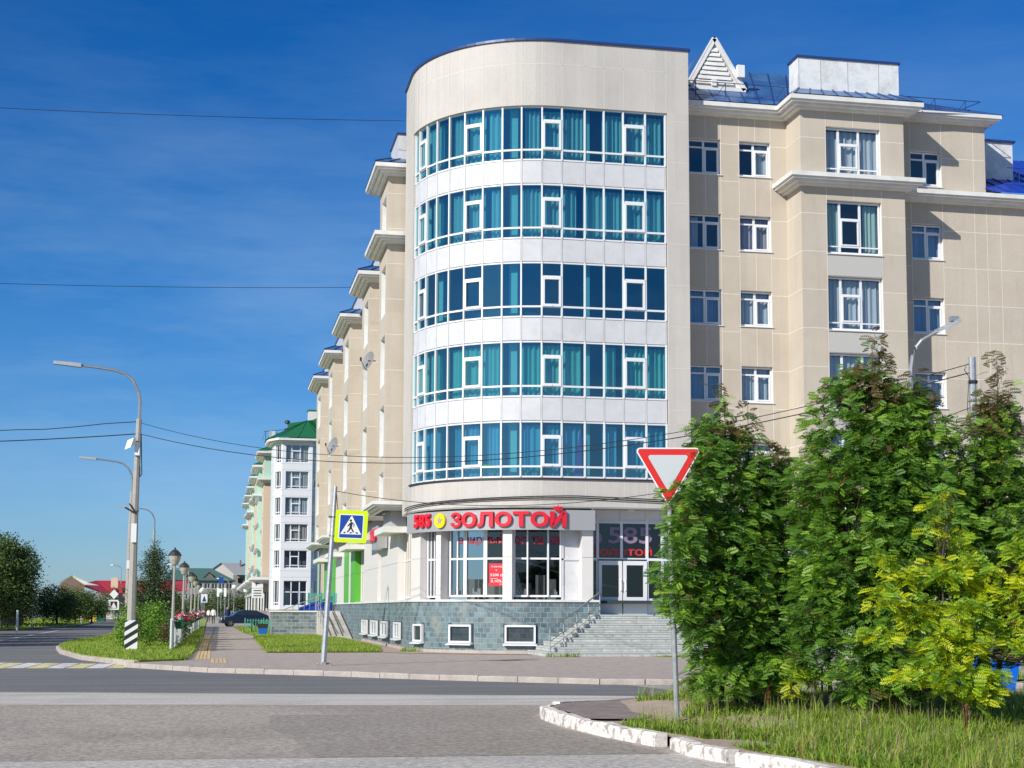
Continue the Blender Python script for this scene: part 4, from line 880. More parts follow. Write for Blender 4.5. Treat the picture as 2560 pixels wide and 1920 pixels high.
# ---- ramp, retaining wall, railings by the street entrance
RW = thing('retaining_wall', 'low grey-blue stone block wall with white coping beside the grass', 'wall', (4.8, 92, 0))
m_ = MB(); m_.box(3.45,6.15,91.7,96,0,1.42); m_.build('masonry', 'stone_block', RW); m_ = MB(); m_.box(3.38,6.2,91.62,96.1,1.42,1.50); m_.build('coping', 'white_trim', RW)
RP = thing('ramp', 'steep concrete wheelchair ramp against the stone plinth', 'ramp', (6.8, 86, 0))
m_ = MB(); m_.hexa([(6.05,83.2,0),(7.42,83.2,0),(7.42,92,0),(6.05,92,0),(6.05,83.2,.04),(7.42,83.2,.04),(7.42,92,1.5),(6.05,92,1.5)]); m_.build('slab', 'concrete_strip', RP)
m_ = MB()
for x in (6.3,6.6,6.95): m_.hexa([(x,83.8,.14),(x+.04,83.8,.14),(x+.04,91.5,1.42),(x,91.5,1.42),(x,83.8,.17),(x+.04,83.8,.17),(x+.04,91.5,1.46),(x,91.5,1.46)])
m_.build('rail_strip', 'dark_metal', RP)
m_ = MB()
for y, z in ((84,.15),(86,.45),(88,.8),(90,1.1),(92,1.45)): m_.tube([(6.02,y,z),(6.02,y,z+.95)], .025, n=6)
m_.tube([(6.02,84,1.1),(6.02,92,2.4)], .025, n=6); m_.tube([(6.02,84,.8),(6.02,92,2.0)], .02, n=6); m_.build('handrail', 'metal_grey', RP)
RS = thing('stair_railing', 'metal stair railing with dark blue side panel rising beside the green pilasters', 'railing', (6, 97, 1.5))
m_ = MB()
for i in range(7): m_.tube([(4.9+.35*i,97,1.42),(4.9+.35*i,97,1.75+.14*i)], .022, n=5)
m_.tube([(4.3,97,1.55),(7.0,97,2.6)], .03, n=6); m_.build('rail', 'metal_grey', RS); m_ = MB(); m_.hexa([(5.3,97.3,1.42),(7.4,97.3,1.42),(7.4,97.4,1.42),(5.3,97.4,1.42),(5.3,97.3,1.7),(7.4,97.3,2.45),(7.4,97.4,2.45),(5.3,97.4,1.7)]); m_.build('panel', 'bright_blue_metal', RS)
def picket(name, label, cat, x0, y0, x1, y1, z0, h, sp, m, w_=.035, rails=(.15,.85), post=None, d=.02):
    t = thing(name, label, cat, ((x0+x1)/2,(y0+y1)/2,z0)); L_ = sqrt((x1-x0)**2+(y1-y0)**2); n = int(L_/sp); b = MB().frame((x0,y0,0), (x1-x0,y1-y0))
    for i in range(n+1): b.box(i*L_/n-w_/2, i*L_/n+w_/2, -d/2, d/2, z0+.04, z0+h)
    b.build('picket', m, t); b = MB().frame((x0,y0,0), (x1-x0,y1-y0))
    for r in rails: b.box(0, L_, -d, -d/2, z0+h*r-.02, z0+h*r+.02)
    b.build('rail', m, t)
    if post:
        for i in range(int(L_/post)+1): p = MB().frame((x0,y0,0), (x1-x0,y1-y0)); p.box(i*post-.04,i*post+.04,-.05,.05,z0-.05,z0+h+.05); p.build('post', m, t)
    return t
picket('garden_fence', 'low turquoise metal fence on the grass beside the parked car', 'fence', 2.35, 118, 5.2, 118, .03, .82, .2, 'teal_paint', .05, post=1.4)
picket('garden_fence', 'turquoise metal fence running behind the blue bin', 'fence', 2.45, 101, 4.4, 101, .03, .85, .2, 'teal_paint', .04, post=.97)
picket('stair_railing', 'teal picket railing on the raised landing by the green pilasters', 'railing', 6.0, 99, 7.6, 94.5, 2.0, .6, .16, 'teal_paint', .04, post=2)
BN = thing('litter_bin', 'blue open-topped litter bin on the grass at the stone wall corner', 'bin', (2.85, 91.9, 0))
m_ = MB(); m_.hexa([(2.65,91.7,.02),(3.1,91.7,.02),(3.1,92.1,.02),(2.65,92.1,.02),(2.6,91.65,.45),(3.15,91.65,.45),(3.15,92.15,.45),(2.6,92.15,.45)]); m_.build('body', 'bin_blue', BN)
m_ = MB(); m_.hexa([(2.6,91.65,.45),(3.15,91.65,.45),(3.15,92.15,.45),(2.6,92.15,.45),(2.55,91.6,.72),(3.2,91.6,.72),(3.2,92.2,.72),(2.55,92.2,.72)]); m_.build('rim', 'dark_metal', BN)

mat('dim_room', (.16,.18,.20), .9); mat('green_metal', (.015,.15,.05), .5, noise=.1, nscale=1); mat('mint_wall', (.42,.60,.50), .8); mat('peach_wall', (.62,.48,.36), .8)
mat('old_green_roof', (.07,.15,.13), .6); mat('grey_wall', (.30,.28,.26), .9); mat('cream_wall', (.62,.58,.55), .9); mat('grey_roof', (.28,.29,.30), .7); mat('red_roof', (.42,.03,.05), .5, noise=.15, nscale=.6); mat('yellow_wall', (.75,.58,.08), .8); mat('brown_wall', (.20,.13,.11), .9)

# ------------------------------------------------------------------ buildings further down the street
WTB = thing('apartment_building', 'white rounded tower building with green metal roof beyond the beige block', 'building', (9, 175, 0))
CXt, CYt, RT = 8.75, 175.6, 4.3
def oct_pts(r): d = r-RT; return [(8.85+(x-8.85)*(1+d/2.7), 176.3+(y-176.3)*(1+d/5)) for x, y in ((6.15,177.3),(6.2,174.3),(6.35,172.9),(7.15,171.3),(10.55,171.3),(11.35,172.9),(11.5,174.3),(11.6,177.3))]
OP = oct_pts(RT); WINZ = [(18.05,20.05),(15.05,17.05),(12.1,14.1),(9.1,11.1),(6.15,8.15),(1.95,4.75)]
w = MB()
for i in range(7):
    a, b = Vector(OP[i]), Vector(OP[i+1]); L_ = (b-a).length
    big = i == 3; hs = []
    for (z0, z1) in WINZ:
        if big: hs.append((.42, L_-.42, z0, z1))
        elif i in (2, 4): hs.append((.15*L_, .85*L_, z0, z1))
    wallholes(w, a, b-a, L_, 1.5, 20.5, hs, reveal=.2, m=0, mr=0)
    for (u0, u1, z0, z1) in hs:
        if big: window(WTB, a, b-a, u0, z0, u1-u0, z1-z0, 'three' if z1 > 5 else [(.3*(u1-u0),.3*(u1-u0)+.12,0,2.8),(.66*(u1-u0),.66*(u1-u0)+.12,0,2.8),(0,u1-u0,1.5,1.6)], cur=(random.choice(['curtain_white','curtain_beige']), random.choice(['full','sides'])) if z1 > 9 else None, gmat='clear_glass', sill=False)
        else: window(WTB, a, b-a, u0, z0, u1-u0, z1-z0, [((u1-u0)*.5-.05,(u1-u0)*.5+.05,0,z1-z0),(0,u1-u0,.3,.4)], gmat='door_glass', sill=False)
    for z in (17.55,14.6,11.6,8.65,5.5): jh(w, a, b-a, 0, L_, z-.35, 1, .012); jh(w, a, b-a, 0, L_, z+.35, 1, .012)
w.box(12.6,13.4,176,186,1.5,20.3)
mat('white_tower', (.72,.72,.73), .4, noise=.02, nscale=.5); w.build('wall', ['white_tower', 'fascia_grey'], WTB, 'white faceted panel wall')
m_ = MB(); m_.prism(oct_pts(RT-.3)[::1], 1.55, 20.0, 0); m_.v = [(8.85+(p[0]-8.85)*.8, 176.3+(p[1]-176.3)*.8, p[2]) for p in m_.v]; m_.build('interior', 'dim_room', WTB)
m_ = MB(); q = oct_pts(RT+.15); m_.prism(q, 0, 1.55); m_.build('plinth', 'pale_bark', WTB)
m_ = MB(); m_.prism(oct_pts(RT+.75), 20.5, 20.75); m_.prism(oct_pts(RT+.4), 20.35, 20.5); m_.build('cornice', 'white_trim', WTB)
r = MB(); q = [(*p, 20.8) for p in oct_pts(RT+.85)]; apx = (10.2, 177.5, 23.6)
for a, b in zip(q, q[1:]): r.face([a, b, apx]); seams(r, a, b, apx, apx, 2, h=.05)
r.face([(8.2,178.2,21.6),(12.8,178.2,21.6),(14,184,25.0),(8.2,184,24.0)]); r.face([(8.2,178.1,21.2),(8.2,178.1,23.3),(10.1,178.1,23.3),(10.1,178.1,21.2)][::-1]); r.face([(10.1,178,23.3),(12.4,178,24.6),(12.4,178,21),(10.1,178,21)][::-1])
r.face([(q[-1][0],q[-1][1],20.8),(16,176,20.8),(16,182,25),apx])
r.build('roof', ['green_metal', 'green_metal'], WTB, 'dark green seamed metal roof')
m_ = MB(); m_.box(10.6,11.8,181.5,183,22.5,25.3); k_ = m_.build('chimney', 'white_cladding', WTB); m_ = MB(); m_.box(10.5,11.9,181.4,183.1,25.3,25.42); m_.build('coping', 'green_metal', k_)
m_ = MB()
for x in (5.4,6.0,6.7,7.5): m_.tube([(x,176,20.8),(x,176,22.0)], .03, n=4); m_.tube([(x-.4,176.5,21),(x,176,22.0)], .02, n=4)
m_.tube([(5.2,176,22.0),(8.4,176,22.4)], .03, n=4); m_.build('roof_rail', 'dark_metal', WTB)
for x, z in ((7.9,22.4),(7.9,23.3)): m_ = MB(); m_.lathe((x,177,z-.25), [(0,0),(.3,.1),(.3,.4),(0,.5)], 0, 8); m_.build('roof_fan', 'dark_metal', WTB)

# long pale green and peach block behind it
GB = thing('apartment_building', 'pale green and peach block with green-roofed bays receding behind the white tower', 'building', (6, 220, 0))
w = MB(); gb = [(182,6.45,5.5,20.0,'peach'),(200,6.5,5.4,20.0,'mint'),(217,6.6,5.4,20.0,'peach'),(235,6.6,5.4,20,'mint'),(253,6.6,5.4,20,'peach'),(272,6.6,5.4,20,'mint')]
for i, (y, x1, x0, zt, c_) in enumerate(gb):
    hs = [(1.5,4.5,z-1.9,z) for z in (18.6,15.6,12.6,9.6,6.9)]
    w = MB(); wallholes(w, (x0, y+7), (0,-1), 7, 3.6, zt, hs, reveal=.35, m=0 if i % 2 else 1, mr=2); 
    w.face([(x0,y,17.0),(x0+2.0,y,17.0),(x0+2.0,y,zt),(x0,y,zt)], 0); w.face([(x0,y,3.6),(x0+2.0,y,3.6),(x0+2.0,y,17.0),(x0,y,17.0)], 1 if i % 2 == 0 else 0)
    w.face([(x0+1.2,y+18,3.6),(x0+1.2,y+7,3.6),(x0+1.2,y+7,zt-3),(x0+1.2,y+18,zt-3)], 0); w.face([(x0+1.2,y+7,3.6),(x0,y+7,3.6),(x0,y+7,zt),(x0+1.2,y+7,zt)],0)
    w.face([(x0+.45,y+7,3.6),(x0+.45,y,3.6),(x0+.45,y,zt),(x0+.45,y+7,zt)], 3)
    w.build('wall', ['mint_wall', 'peach_wall', 'white_trim', 'dark_room'], GB)
    c = MB(); cornice(c, [(x0+1.6,y+7),(x0,y+7),(x0,y),(x0+2,y)], zt+.3, 1.5); cornice(c, [(x0+1.6,y+7),(x0,y+7),(x0,y),(x0+2,y)], 17.1 if i % 2 == 0 else 16.5, 1.3); c.build('cornice', 'white_trim', GB)
    r = MB(); e = .9; r.face([(x0-e,y-e,zt+.35),(x0+2.5,y-e,zt+.35),(x0+2.5,y+2,zt+1.3),(x0+.8,y+2,zt+1.3)]); r.face([(x0-e,y+8,zt+.35),(x0-e,y-e,zt+.35),(x0+.8,y+2,zt+1.3),(x0+.8,y+8,zt+1.3)]); r.build('roof', 'green_metal', GB)
    c = MB(); cornice(c, [(x0+1.6,y+9),(x0-.4,y+9),(x0-.4,y-.5),(x0+2,y-.5)], 5.3, 1.7); c.build('canopy', 'white_trim', GB)
    g_ = MB(); 
    for k in range(5): g_.box(x0+.15+.35*k, x0+.32+.35*k, y+.3, y+.5, 1.4, 4.8, 0)
    g_.box(x0+.1,x0+1.9,y+.6,y+.7,1.4,4.8,1); g_.box(x0-.1,x0+2,y+.2,y+9,0,1.4,2); g_.build('shopfront', ['white_trim', 'dark_room', 'pale_bark'], GB)
    if i == 0: k_ = MB(); k_.box(x0+.7,x0+1.3,y+3,y+5,zt+1.0,zt+3.2); k_.build('chimney', 'white_panel', GB)
w = MB(); w.box(7.6,20,182,290,0,20); w.build('wall', 'mint_wall', GB)
DW = {15.6:'the highest of them',12.2:'second highest of them',14.5:'top one beside the white tower',11.0:'middle one beside the white tower',8.2:'lowest one beside the white tower',9.0:'in the middle of the row',10.2:'upper one of a pair farther away',7.2:'lower one of a pair farther away',6.3:'just above the shop canopy',6.6:'farthest left above the canopy'}
for (y, z, dz, r_) in ((198,15.6,0,.75),(199,12.2,1,.7),(183.5,14.5,0,.6),(183,11.0,1,.6),(182.5,8.2,0,.62),(200,9.0,1,.7),(218,10.2,0,.8),(218,7.2,1,.8),(200,6.3,1,.75),(236,6.6,0,.9)):
    dish((6.3 if y < 190 else 5.5, y, z), r_*.68, f'tiny grey satellite dish on the far {"peach" if y < 190 or y > 215 and y < 230 else "mint"} wall, {DW[z]}')
SGN = thing('wall_sign', 'white notice board on the far shopfront at the end of the beige wing', 'sign', (4.6, 181, 3.5))
m_ = MB(); m_.box(4.3,5.6,181,181.1,2.9,4.0); m_.box(4.3,5.6,181,181.1,4.05,5.2); m_.build('board', 'sign_white', SGN); m_ = MB(); m_.box(4.5,5.4,180.97,180.99,3.1,3.2); m_.box(4.5,5.4,180.97,180.99,3.4,3.5); m_.box(4.5,5.4,180.97,180.99,3.7,3.8); m_.box(4.75,4.85,180.97,180.99,4.3,5.0); m_.box(4.75,5.2,180.97,180.99,4.5,4.6); m_.build('lettering', 'dark_metal', SGN)

def far_block(name, label, x0, x1, y0, y1, z0, zr, wall, roof, rows, cols, ww=1.5, wh=1.4, rz=0, hip=3, zb=0, gable=False):
    t = thing(name, label, 'building', ((x0+x1)/2, (y0+y1)/2, 0)); w = MB(); L_ = x1-x0
    hs = [(L_*(i+.5)/cols-ww/2, L_*(i+.5)/cols+ww/2, z, z+wh) for i in range(cols) for z in rows]
    wallholes(w, (x0,y0), E, L_, zb, z0, hs, reveal=.3); wallholes(w, (x0,y1), (0,-1), y1-y0, zb, z0, []); w.box(x0+.4,x1,y0+.5,y1,zb,z0-.1,2)
    w.build('wall', [wall, 'white_trim', 'dark_room'], t)
    for (u0,u1,a,b) in hs: window(t, (x0,y0), E, u0, a, u1-u0, b-a, [((u1-u0)/2-.06,(u1-u0)/2+.06,0,b-a)], rev=.2, gmat='door_glass', sill=False)
    r = MB(); e = .8; ym = (y0+y1)/2
    if gable: 
        r.face([(x0-e,y0-e,z0),(x1+e,y0-e,z0),(x1+e,ym,zr),(x0-e,ym,zr)]); r.face([(x1+e,y1+e,z0),(x0-e,y1+e,z0),(x0-e,ym,zr),(x1+e,ym,zr)])
    else:
        r.face([(x0-e,y0-e,z0),(x1+e,y0-e,z0),(x1-hip,ym,zr),(x0+hip*.2,ym,zr)]); r.face([(x1+e,y1+e,z0),(x0-e,y1+e,z0),(x0+hip*.2,ym,zr),(x1-hip,ym,zr)]); r.face([(x1+e,y0-e,z0),(x1+e,y1+e,z0),(x1-hip,ym,zr)]); r.face([(x0-e,y1+e,z0),(x0-e,y0-e,z0),(x0+hip*.2,ym,zr)])
    r.build('roof', roof, t)
    return t

T1_ = far_block('apartment_building', 'long grey house with old green roof closing the end of the street', -13, 5, 430, 446, 9.4, 13.0, 'grey_wall', 'old_green_roof', (1.0,4.2,7.2), 9, hip=6)
dm2 = MB(); 
for x in (-6.5, -1.5): dm2.face([(x-2,431,9.6),(x+2,431,9.6),(x,431,11.6)]); dm2.face([(x-2.2,430.8,9.5),(x,430.8,11.8),(x,437,11.8)],1); dm2.face([(x,430.8,11.8),(x+2.2,430.8,9.5),(x,437,11.8)],1)
dm2.build('dormer', ['brown_wall', 'old_green_roof'], T1_)
w = MB(); w.box(-14.5,-13,428,429,0,9); w.build('wall', 'cream_wall', T1_)
GT = thing('apartment_building', 'cream gable-ended house with grey roof behind the green-roofed one', 'building', (4, 510, 0))
w = MB(); w.face([(-2,510,0),(6,510,0),(6,510,13.8),(2,510,16.6),(-2,510,13.8)]); w.face([(6,510,0),(26,512,0),(26,512,12.8),(6,510,12.8)], 1)
w.build('wall', ['cream_wall', 'grey_wall'], GT); w = MB(); w.face([(2,509.5,16.7),(24,511.5,16.7),(26,505,12.8),(6.2,503.5,12.8)][::-1]); w.face([(-2.4,509.5,13.6),(2,509.5,16.8),(2,525,16.8),(-2.4,525,13.6)]); w.build('roof', 'grey_roof', GT)
for x in (8,12,16): w = MB(); w.box(x,x+.5,508,508.5,15.5,17.6); w.build('chimney', 'brown_wall', GT)
for x in (7.5,10,12.5,15): 
    for z in (10.2,7): w = MB(); w.box(x,x+1.3,509.9,510.1,z,z+1.6); w.build('window', 'door_glass', GT)
RD = thing('house', 'low building with crimson metal roof behind the trees on the left', 'house', (-14, 232, 0))
w = MB(); w.box(-19.5,-6,230,240,0,3.7); w.face([(-22,229,3.4),(-18.6,229,3.4),(-18.6,229,5.4),(-20.4,229,6.2),(-22,229,5.2)], 1); w.build('wall', ['cream_wall', 'brown_wall'], RD)
w = MB(); w.face([(-19.5,229.5,5.0),(-14,229.5,3.0),(-11.8,229.5,3.0),(-8.5,229.5,4.1),(-4,229.5,4.1),(-4,236,5.75),(-17.5,236,5.75)]); w.face([(-22.5,228.8,5.1),(-20.3,228.8,6.4),(-18.0,228.8,5.3),(-16.5,228.8,4.9),(-18.6,229,5.0),(-20.3,229,6.1)], 1); w.build('roof', ['red_roof', 'white_trim'], RD)
w = MB(); w.box(-15.0,-14.0,231,232,4.6,6.1); w.build('chimney', 'peach_wall', RD)
YK = thing('kiosk', 'small yellow kiosk under the trees on the left', 'kiosk', (-14.9, 190, 0))
w = MB(); w.box(-16.4,-13.6,190,193,0,2.5); w.build('wall', 'yellow_wall', YK); w = MB(); w.box(-15.2,-14.3,189.93,190,1.0,2.1); w.build('window', 'door_glass', YK); w = MB(); w.box(-13.9,-13.0,189.9,193,0,2.6); w.build('door', 'green_pot', YK); w = MB(); w.box(-16.7,-12.9,189.6,193.4,2.5,2.7); w.build('roof', 'grey_roof', YK)
LB = thing('house', 'dark house corner with green roof and roof railing at the left edge', 'house', (-20, 135, 0))
w = MB(); w.box(-32,-17.1,130,145,0,5.9); w.build('wall', 'brown_wall', LB); w = MB(); w.face([(-32,129.4,6.0),(-16.5,129.4,6.0),(-16.5,129.4,6.15),(-32,129.4,6.15)],1); w.face([(-32,129.4,6.15),(-16.5,129.4,6.15),(-19,136,8.6),(-32,136,8.6)]); w.face([(-16.5,129.4,6.15),(-16.5,146,6.15),(-19,136,8.6)]); w.build('roof', ['green_metal', 'white_trim'], LB)
w = MB()
for i in range(12): x = -22+.42*i; w.tube([(x,130,6.9),(x+.1,130,8.1-.16*i)], .03, n=4); w.tube([(x-.2,130.5,6.7),(x+.1,130,8.1-.16*i)], .02, n=4)
w.tube([(-22.5,130,8.2),(-17.2,130,6.3)], .03, n=4); w.build('roof_rail', 'green_metal', LB)
# house across the crossing, behind the camera: seen only mirrored in the shop glass
OH = thing('house', 'gabled house opposite the shop, mirrored in its windows', 'house', (18, -28, 0))
w = MB(); w.box(4,30,-36,-26,0,5.2); w.face([(4,-26,5.2),(4,-36,5.2),(4,-31,8.5)]); w.face([(30,-26,5.2),(30,-31,8.5),(30,-36,5.2)]); w.build('wall', 'grey_wall', OH); w = MB(); w.face([(3.5,-25.4,5.1),(3.5,-31,8.7),(30.5,-31,8.7),(30.5,-25.4,5.1)]); w.face([(3.5,-36.6,5.1),(30.5,-36.6,5.1),(30.5,-31,8.7),(3.5,-31,8.7)]); w.build('roof', 'grey_roof', OH)

# ------------------------------------------------------------------ street lamps, poles, wires
def street_lamp(label, x, y, sc=1.0, extra=True):
    t = thing('street_lamp', label, 'street lamp', (x, y, 0), 'tall curved-arm street lamps along the avenue')
    m_ = MB(); m_.tube([(x-.02,y,0),(x,y,5),(x+.06,y,8.7)], [.17,.13,.10], n=8); m_.build('pole', 'pole_concrete', t)
    m_ = MB(); pts = [(x+.06,y,8.6),(x+.08,y,9.4),(x+.0,y,9.75),(x-.2,y,10.15),(x-.5,y,10.4),(x-.9,y,10.52),(x-1.5,y,10.6),(x-2.1,y,10.66)]; m_.tube(pts, [.06]*4+[.05]*4, n=7); m_.build('arm', 'metal_grey', t)
    m_ = MB(); m_.hexa([(x-3.1,y-.11,10.68),(x-2.1,y-.13,10.58),(x-2.1,y+.13,10.58),(x-3.1,y+.11,10.68),(x-3.1,y-.08,10.80),(x-2.1,y-.10,10.74),(x-2.1,y+.10,10.74),(x-3.1,y+.08,10.80)]); m_.build('lamp_head', 'galvanised', t)
    return t
SL = street_lamp('nearest tall street lamp with camera box and striped guard board at its foot', -2.99, 58.2)
m_ = MB(); fx = -2.99
m_.box(fx-.235,fx+.235,58.0,58.02,.14,1.16,0); m_.hexa([(fx-.13,58.0,.02),(fx+.13,58.0,.02),(fx+.13,58.02,.02),(fx-.13,58.02,.02),(fx-.235,58.0,.14),(fx+.235,58.0,.14),(fx+.235,58.02,.14),(fx-.235,58.02,.14)],0)
for z in (.20,.52,.84): m_.face([(fx-.235,57.993,z-.10),(fx+.235,57.993,z+.20),(fx+.235,57.993,z+.36),(fx-.235,57.993,z+.06)], 1)
m_.face([(fx-.235,57.993,1.08),(fx-.1,57.993,1.16),(fx-.235,57.993,1.16)], 1)
m_.build('guard_board', ['sign_white', 'black_paint'], SL)
m_ = MB(); m_.box(fx-.11,fx+.09,58.0,58.03,4.05,4.75); m_.build('notice_plate', 'sign_white', SL)
m_ = MB(); m_.tube([(fx-.35,58.1,5.35),(fx,58.05,5.15),(fx+.15,58.05,5.25)], .035, n=5); m_.tube([(fx-.2,58.1,5.5),(fx,58.05,5.2)], .03, n=5); m_.build('bracket', 'dark_metal', SL)
m_ = MB(); m_.hexa([(fx-.42,57.9,7.5),(fx-.2,57.75,7.58),(fx-.05,57.95,7.7),(fx-.27,58.1,7.62),(fx-.32,57.9,7.85),(fx-.1,57.75,7.93),(fx+.0,57.95,7.95),(fx-.2,58.1,7.93)]); m_.box(fx-.06,fx+.12,57.95,58.2,7.3,7.8); m_.build('camera_box', 'sign_white', SL)
m_ = MB(); m_.tube([(fx+.16,58.1,8.1),(fx+.19,58.1,7.2),(fx+.22,58.1,6.6),(fx+.15,58.1,6.5),(fx+.14,58.1,6.9)], .02, n=5); m_.build('cable_loop', 'black_rubber', SL)
S2_ = street_lamp('second tall street lamp, half hidden behind the nearest one', -5.15, 95)
m_ = MB(); m_.box(-5.27,-5.05,94.8,94.83,4.0,4.5); m_.build('notice_plate', 'sign_white', S2_)
street_lamp('third and smallest curved street lamp, rising behind the dark conifer', -5.5, 140)
def globe_lamp(x, y, label, h=3.25):
    t = thing('park_lamp', label, 'park lamp', (x, y, 0), 'dark-capped park lamps along the fence')
    m_ = MB(); m_.tube([(x-.03,y,0),(x,y,h)], [.07,.045], n=8); m_.build('post', 'pole_concrete', t)
    m_ = MB(); m_.lathe((x,y,h), [(.05,-.03),(.12,0),(.20,.18),(.24,.34)], 0, 16); m_.build('globe', 'lamp_bowl', t)
    m_ = MB(); m_.lathe((x,y,h), [(.25,.33),(.25,.36),(.19,.46),(.09,.55),(.05,.56),(.03,.64),(0,.65)], 0, 16); m_.build('cap', 'dark_metal', t)
mat('lamp_bowl', (.42,.40,.34), .35)
for i, (x, y) in enumerate(((-1.49,58.5),(-1.45,75),(-1.38,96),(-1.35,112),(-1.3,132))):
    globe_lamp(x, y, ['nearest dark-capped park lamp behind the flower boxes', 'second dark-capped park lamp from the left', 'third dark-capped park lamp, before the green-roofed house', 'fourth dark-capped park lamp, touching the third', 'farthest dark-capped park lamp'][i])
for i, (x, y, h) in enumerate(((-1.9,250,4.3),(3.0,240,4.6),(4.7,235,4.0),(1.0,238,3.9),(-2.0,240,3.9))):
    t = thing('ball_lamp', ['far white ball lamp left of the traffic lights', 'tallest far white ball lamp', 'far white ball lamp by the shopfront', 'far ball lamp on the thin pole by the car', 'twin far ball lamp left of the signals'][i], 'park lamp', (x,y,0), 'far white ball lamps')
    m_ = MB(); m_.tube([(x,y,0),(x,y,h)], .06, n=5); m_.build('post', 'galvanised', t); m_ = MB(); m_.lathe((x,y,h), [(0,0),(.3,.15),(.38,.38),(.3,.6),(0,.75)], 0, 10); m_.build('globe', 'sign_white', t)
def arc_lamp(x, y, h, r, label):
    t = thing('street_lamp', label, 'street lamp', (x,y,0), 'far grey street lamps'); m_ = MB(); m_.tube([(x,y,0),(x,y,h-r)]+[(x-r+r*cos(a), y, h-r+r*sin(a)) for a in (.4,.8,1.2,1.5)]+[(x-r*1.8,y,h+.05)], .07, n=5); m_.build('pole', 'galvanised', t); m_ = MB(); m_.box(x-r*2.3,x-r*1.7,y-.1,y+.1,h,h+.15); m_.build('lamp_head', 'sign_white', t)
arc_lamp(-3.3,200,7.2,1.2,'far pale street lamp bending left over the fence'); arc_lamp(-4.2,230,7.4,1.2,'second far pale street lamp beside it'); arc_lamp(2.4,260,6.6,.9,'small far street lamp above the ball lamps'); arc_lamp(-13.8,235,8.0,.7,'thin far lamp before the crimson roof')
# pedestrian crossing sign
CS = thing('crossing_sign_pole', 'leaning grey pole with lime-bordered blue pedestrian crossing sign', 'road sign', (3.11, 43.71, 0))
m_ = MB(); m_.tube([(3.09,43.71,0),(3.36,43.74,5.13)], [.085,.06], n=8); m_.build('pole', 'galvanised', CS)
m_ = MB(); m_.box(2.9,3.32,43.55,43.88,0,.035); m_.lathe((3.10,43.71,.03), [(.16,0),(.16,.05),(.10,.07)], 0, 10)
for dx, dy in ((-.15,-.1),(.17,-.1),(-.15,.12),(.17,.12)): m_.lathe((3.11+dx,43.71+dy,.035), [(.025,0),(.025,.04),(0,.04)], 0, 6)
m_.build('base_plate', 'pale_bark', CS)
sa = radians(3); sx, sy_, sz = 3.82, 43.60, 3.97
SU = Vector((cos(radians(-8)), sin(radians(-8)), 0)); SN = Vector((SU.y, -SU.x, 0))
def SP(u, v, d=0): 
    u2, v2 = u*cos(sa)+v*sin(sa), -u*sin(sa)*0.6+v*cos(sa); p = Vector((sx,sy_,sz))+SU*u2+SN*d; return (p.x, p.y, p.z+v2)
def flat(mb, pts, d, m=0): mb.face([SP(u, v, d) for u, v in pts], m)
def rrect(h, r, n=5):
    o = []
    for cx, cy, a0 in ((h-r,h-r,0),(-h+r,h-r,90),(-h+r,-h+r,180),(h-r,-h+r,270)):
        for k in range(n+1): a = radians(a0+90*k/n); o.append((cx+r*cos(a), cy+r*sin(a)))
    return o
m_ = MB(); ring = rrect(.465,.05); flat(m_, ring, .02); m_.face([SP(u,v,0) for u, v in ring][::-1])
for a, b in zip(ring, ring[1:]+ring[:1]): m_.face([SP(*a,0), SP(*b,0), SP(*b,.02), SP(*a,.02)])
pb = m_.build('sign_panel', 'sign_lime', CS); m_ = MB(); flat(m_, rrect(.352,.03), .024); m_.build('sign_face', 'sign_white', pb)
m_ = MB(); flat(m_, rrect(.325,.02), .028, 0); flat(m_, [(-.30,-.225),(.30,-.225),(.012,.30),(-.012,.30)], .032, 1)
def poly(pts): flat(m_, pts, .036, 2)
poly([(-.02+.036*cos(2*pi*k/12), .172+.036*sin(2*pi*k/12)) for k in range(12)])
poly([(-.045,-.02),(.02,-.03),(.045,.11),(.0,.135),(-.04,.10)])        # torso
poly([(-.045,-.02),(.01,-.03),(-.02,-.10),(-.085,-.175),(-.12,-.165),(-.07,-.09)][::-1])   # rear leg
poly([(-.02,-.02),(.03,-.03),(.055,-.09),(.10,-.165),(.06,-.175),(.01,-.09)][::-1])
poly([(.02,.13),(.045,.115),(.095,.06),(.09,-.02),(.065,-.02),(.07,.05)][::-1])
poly([(-.035,.115),(-.02,.07),(-.065,.02),(-.10,-.01),(-.115,.01),(-.08,.05)][::-1])
for k, (a, b) in enumerate(((-.20,-.15),(-.02,.03),(.15,.20))): poly([(a-.02,-.20),(b-.01,-.20),(b+.005,-.16),(a+.005,-.16)] if k < 2 else [(a,-.20),(b+.02,-.20),(b,-.16),(a-.02,-.16)])
m_.build('pictogram', ['sign_blue', 'sign_white', 'black_paint'], pb)
m_ = MB(); m_.tube([(3.40,43.72,4.9),(3.46,43.72,4.2),(3.38,43.72,4.0)], .01, n=4); m_.tube([(3.2,43.7,4.25),(3.6,43.65,4.22)], .02, n=5); m_.tube([(3.2,43.7,3.7),(3.6,43.65,3.68)], .02, n=5); m_.build('clamp', 'dark_metal', CS)
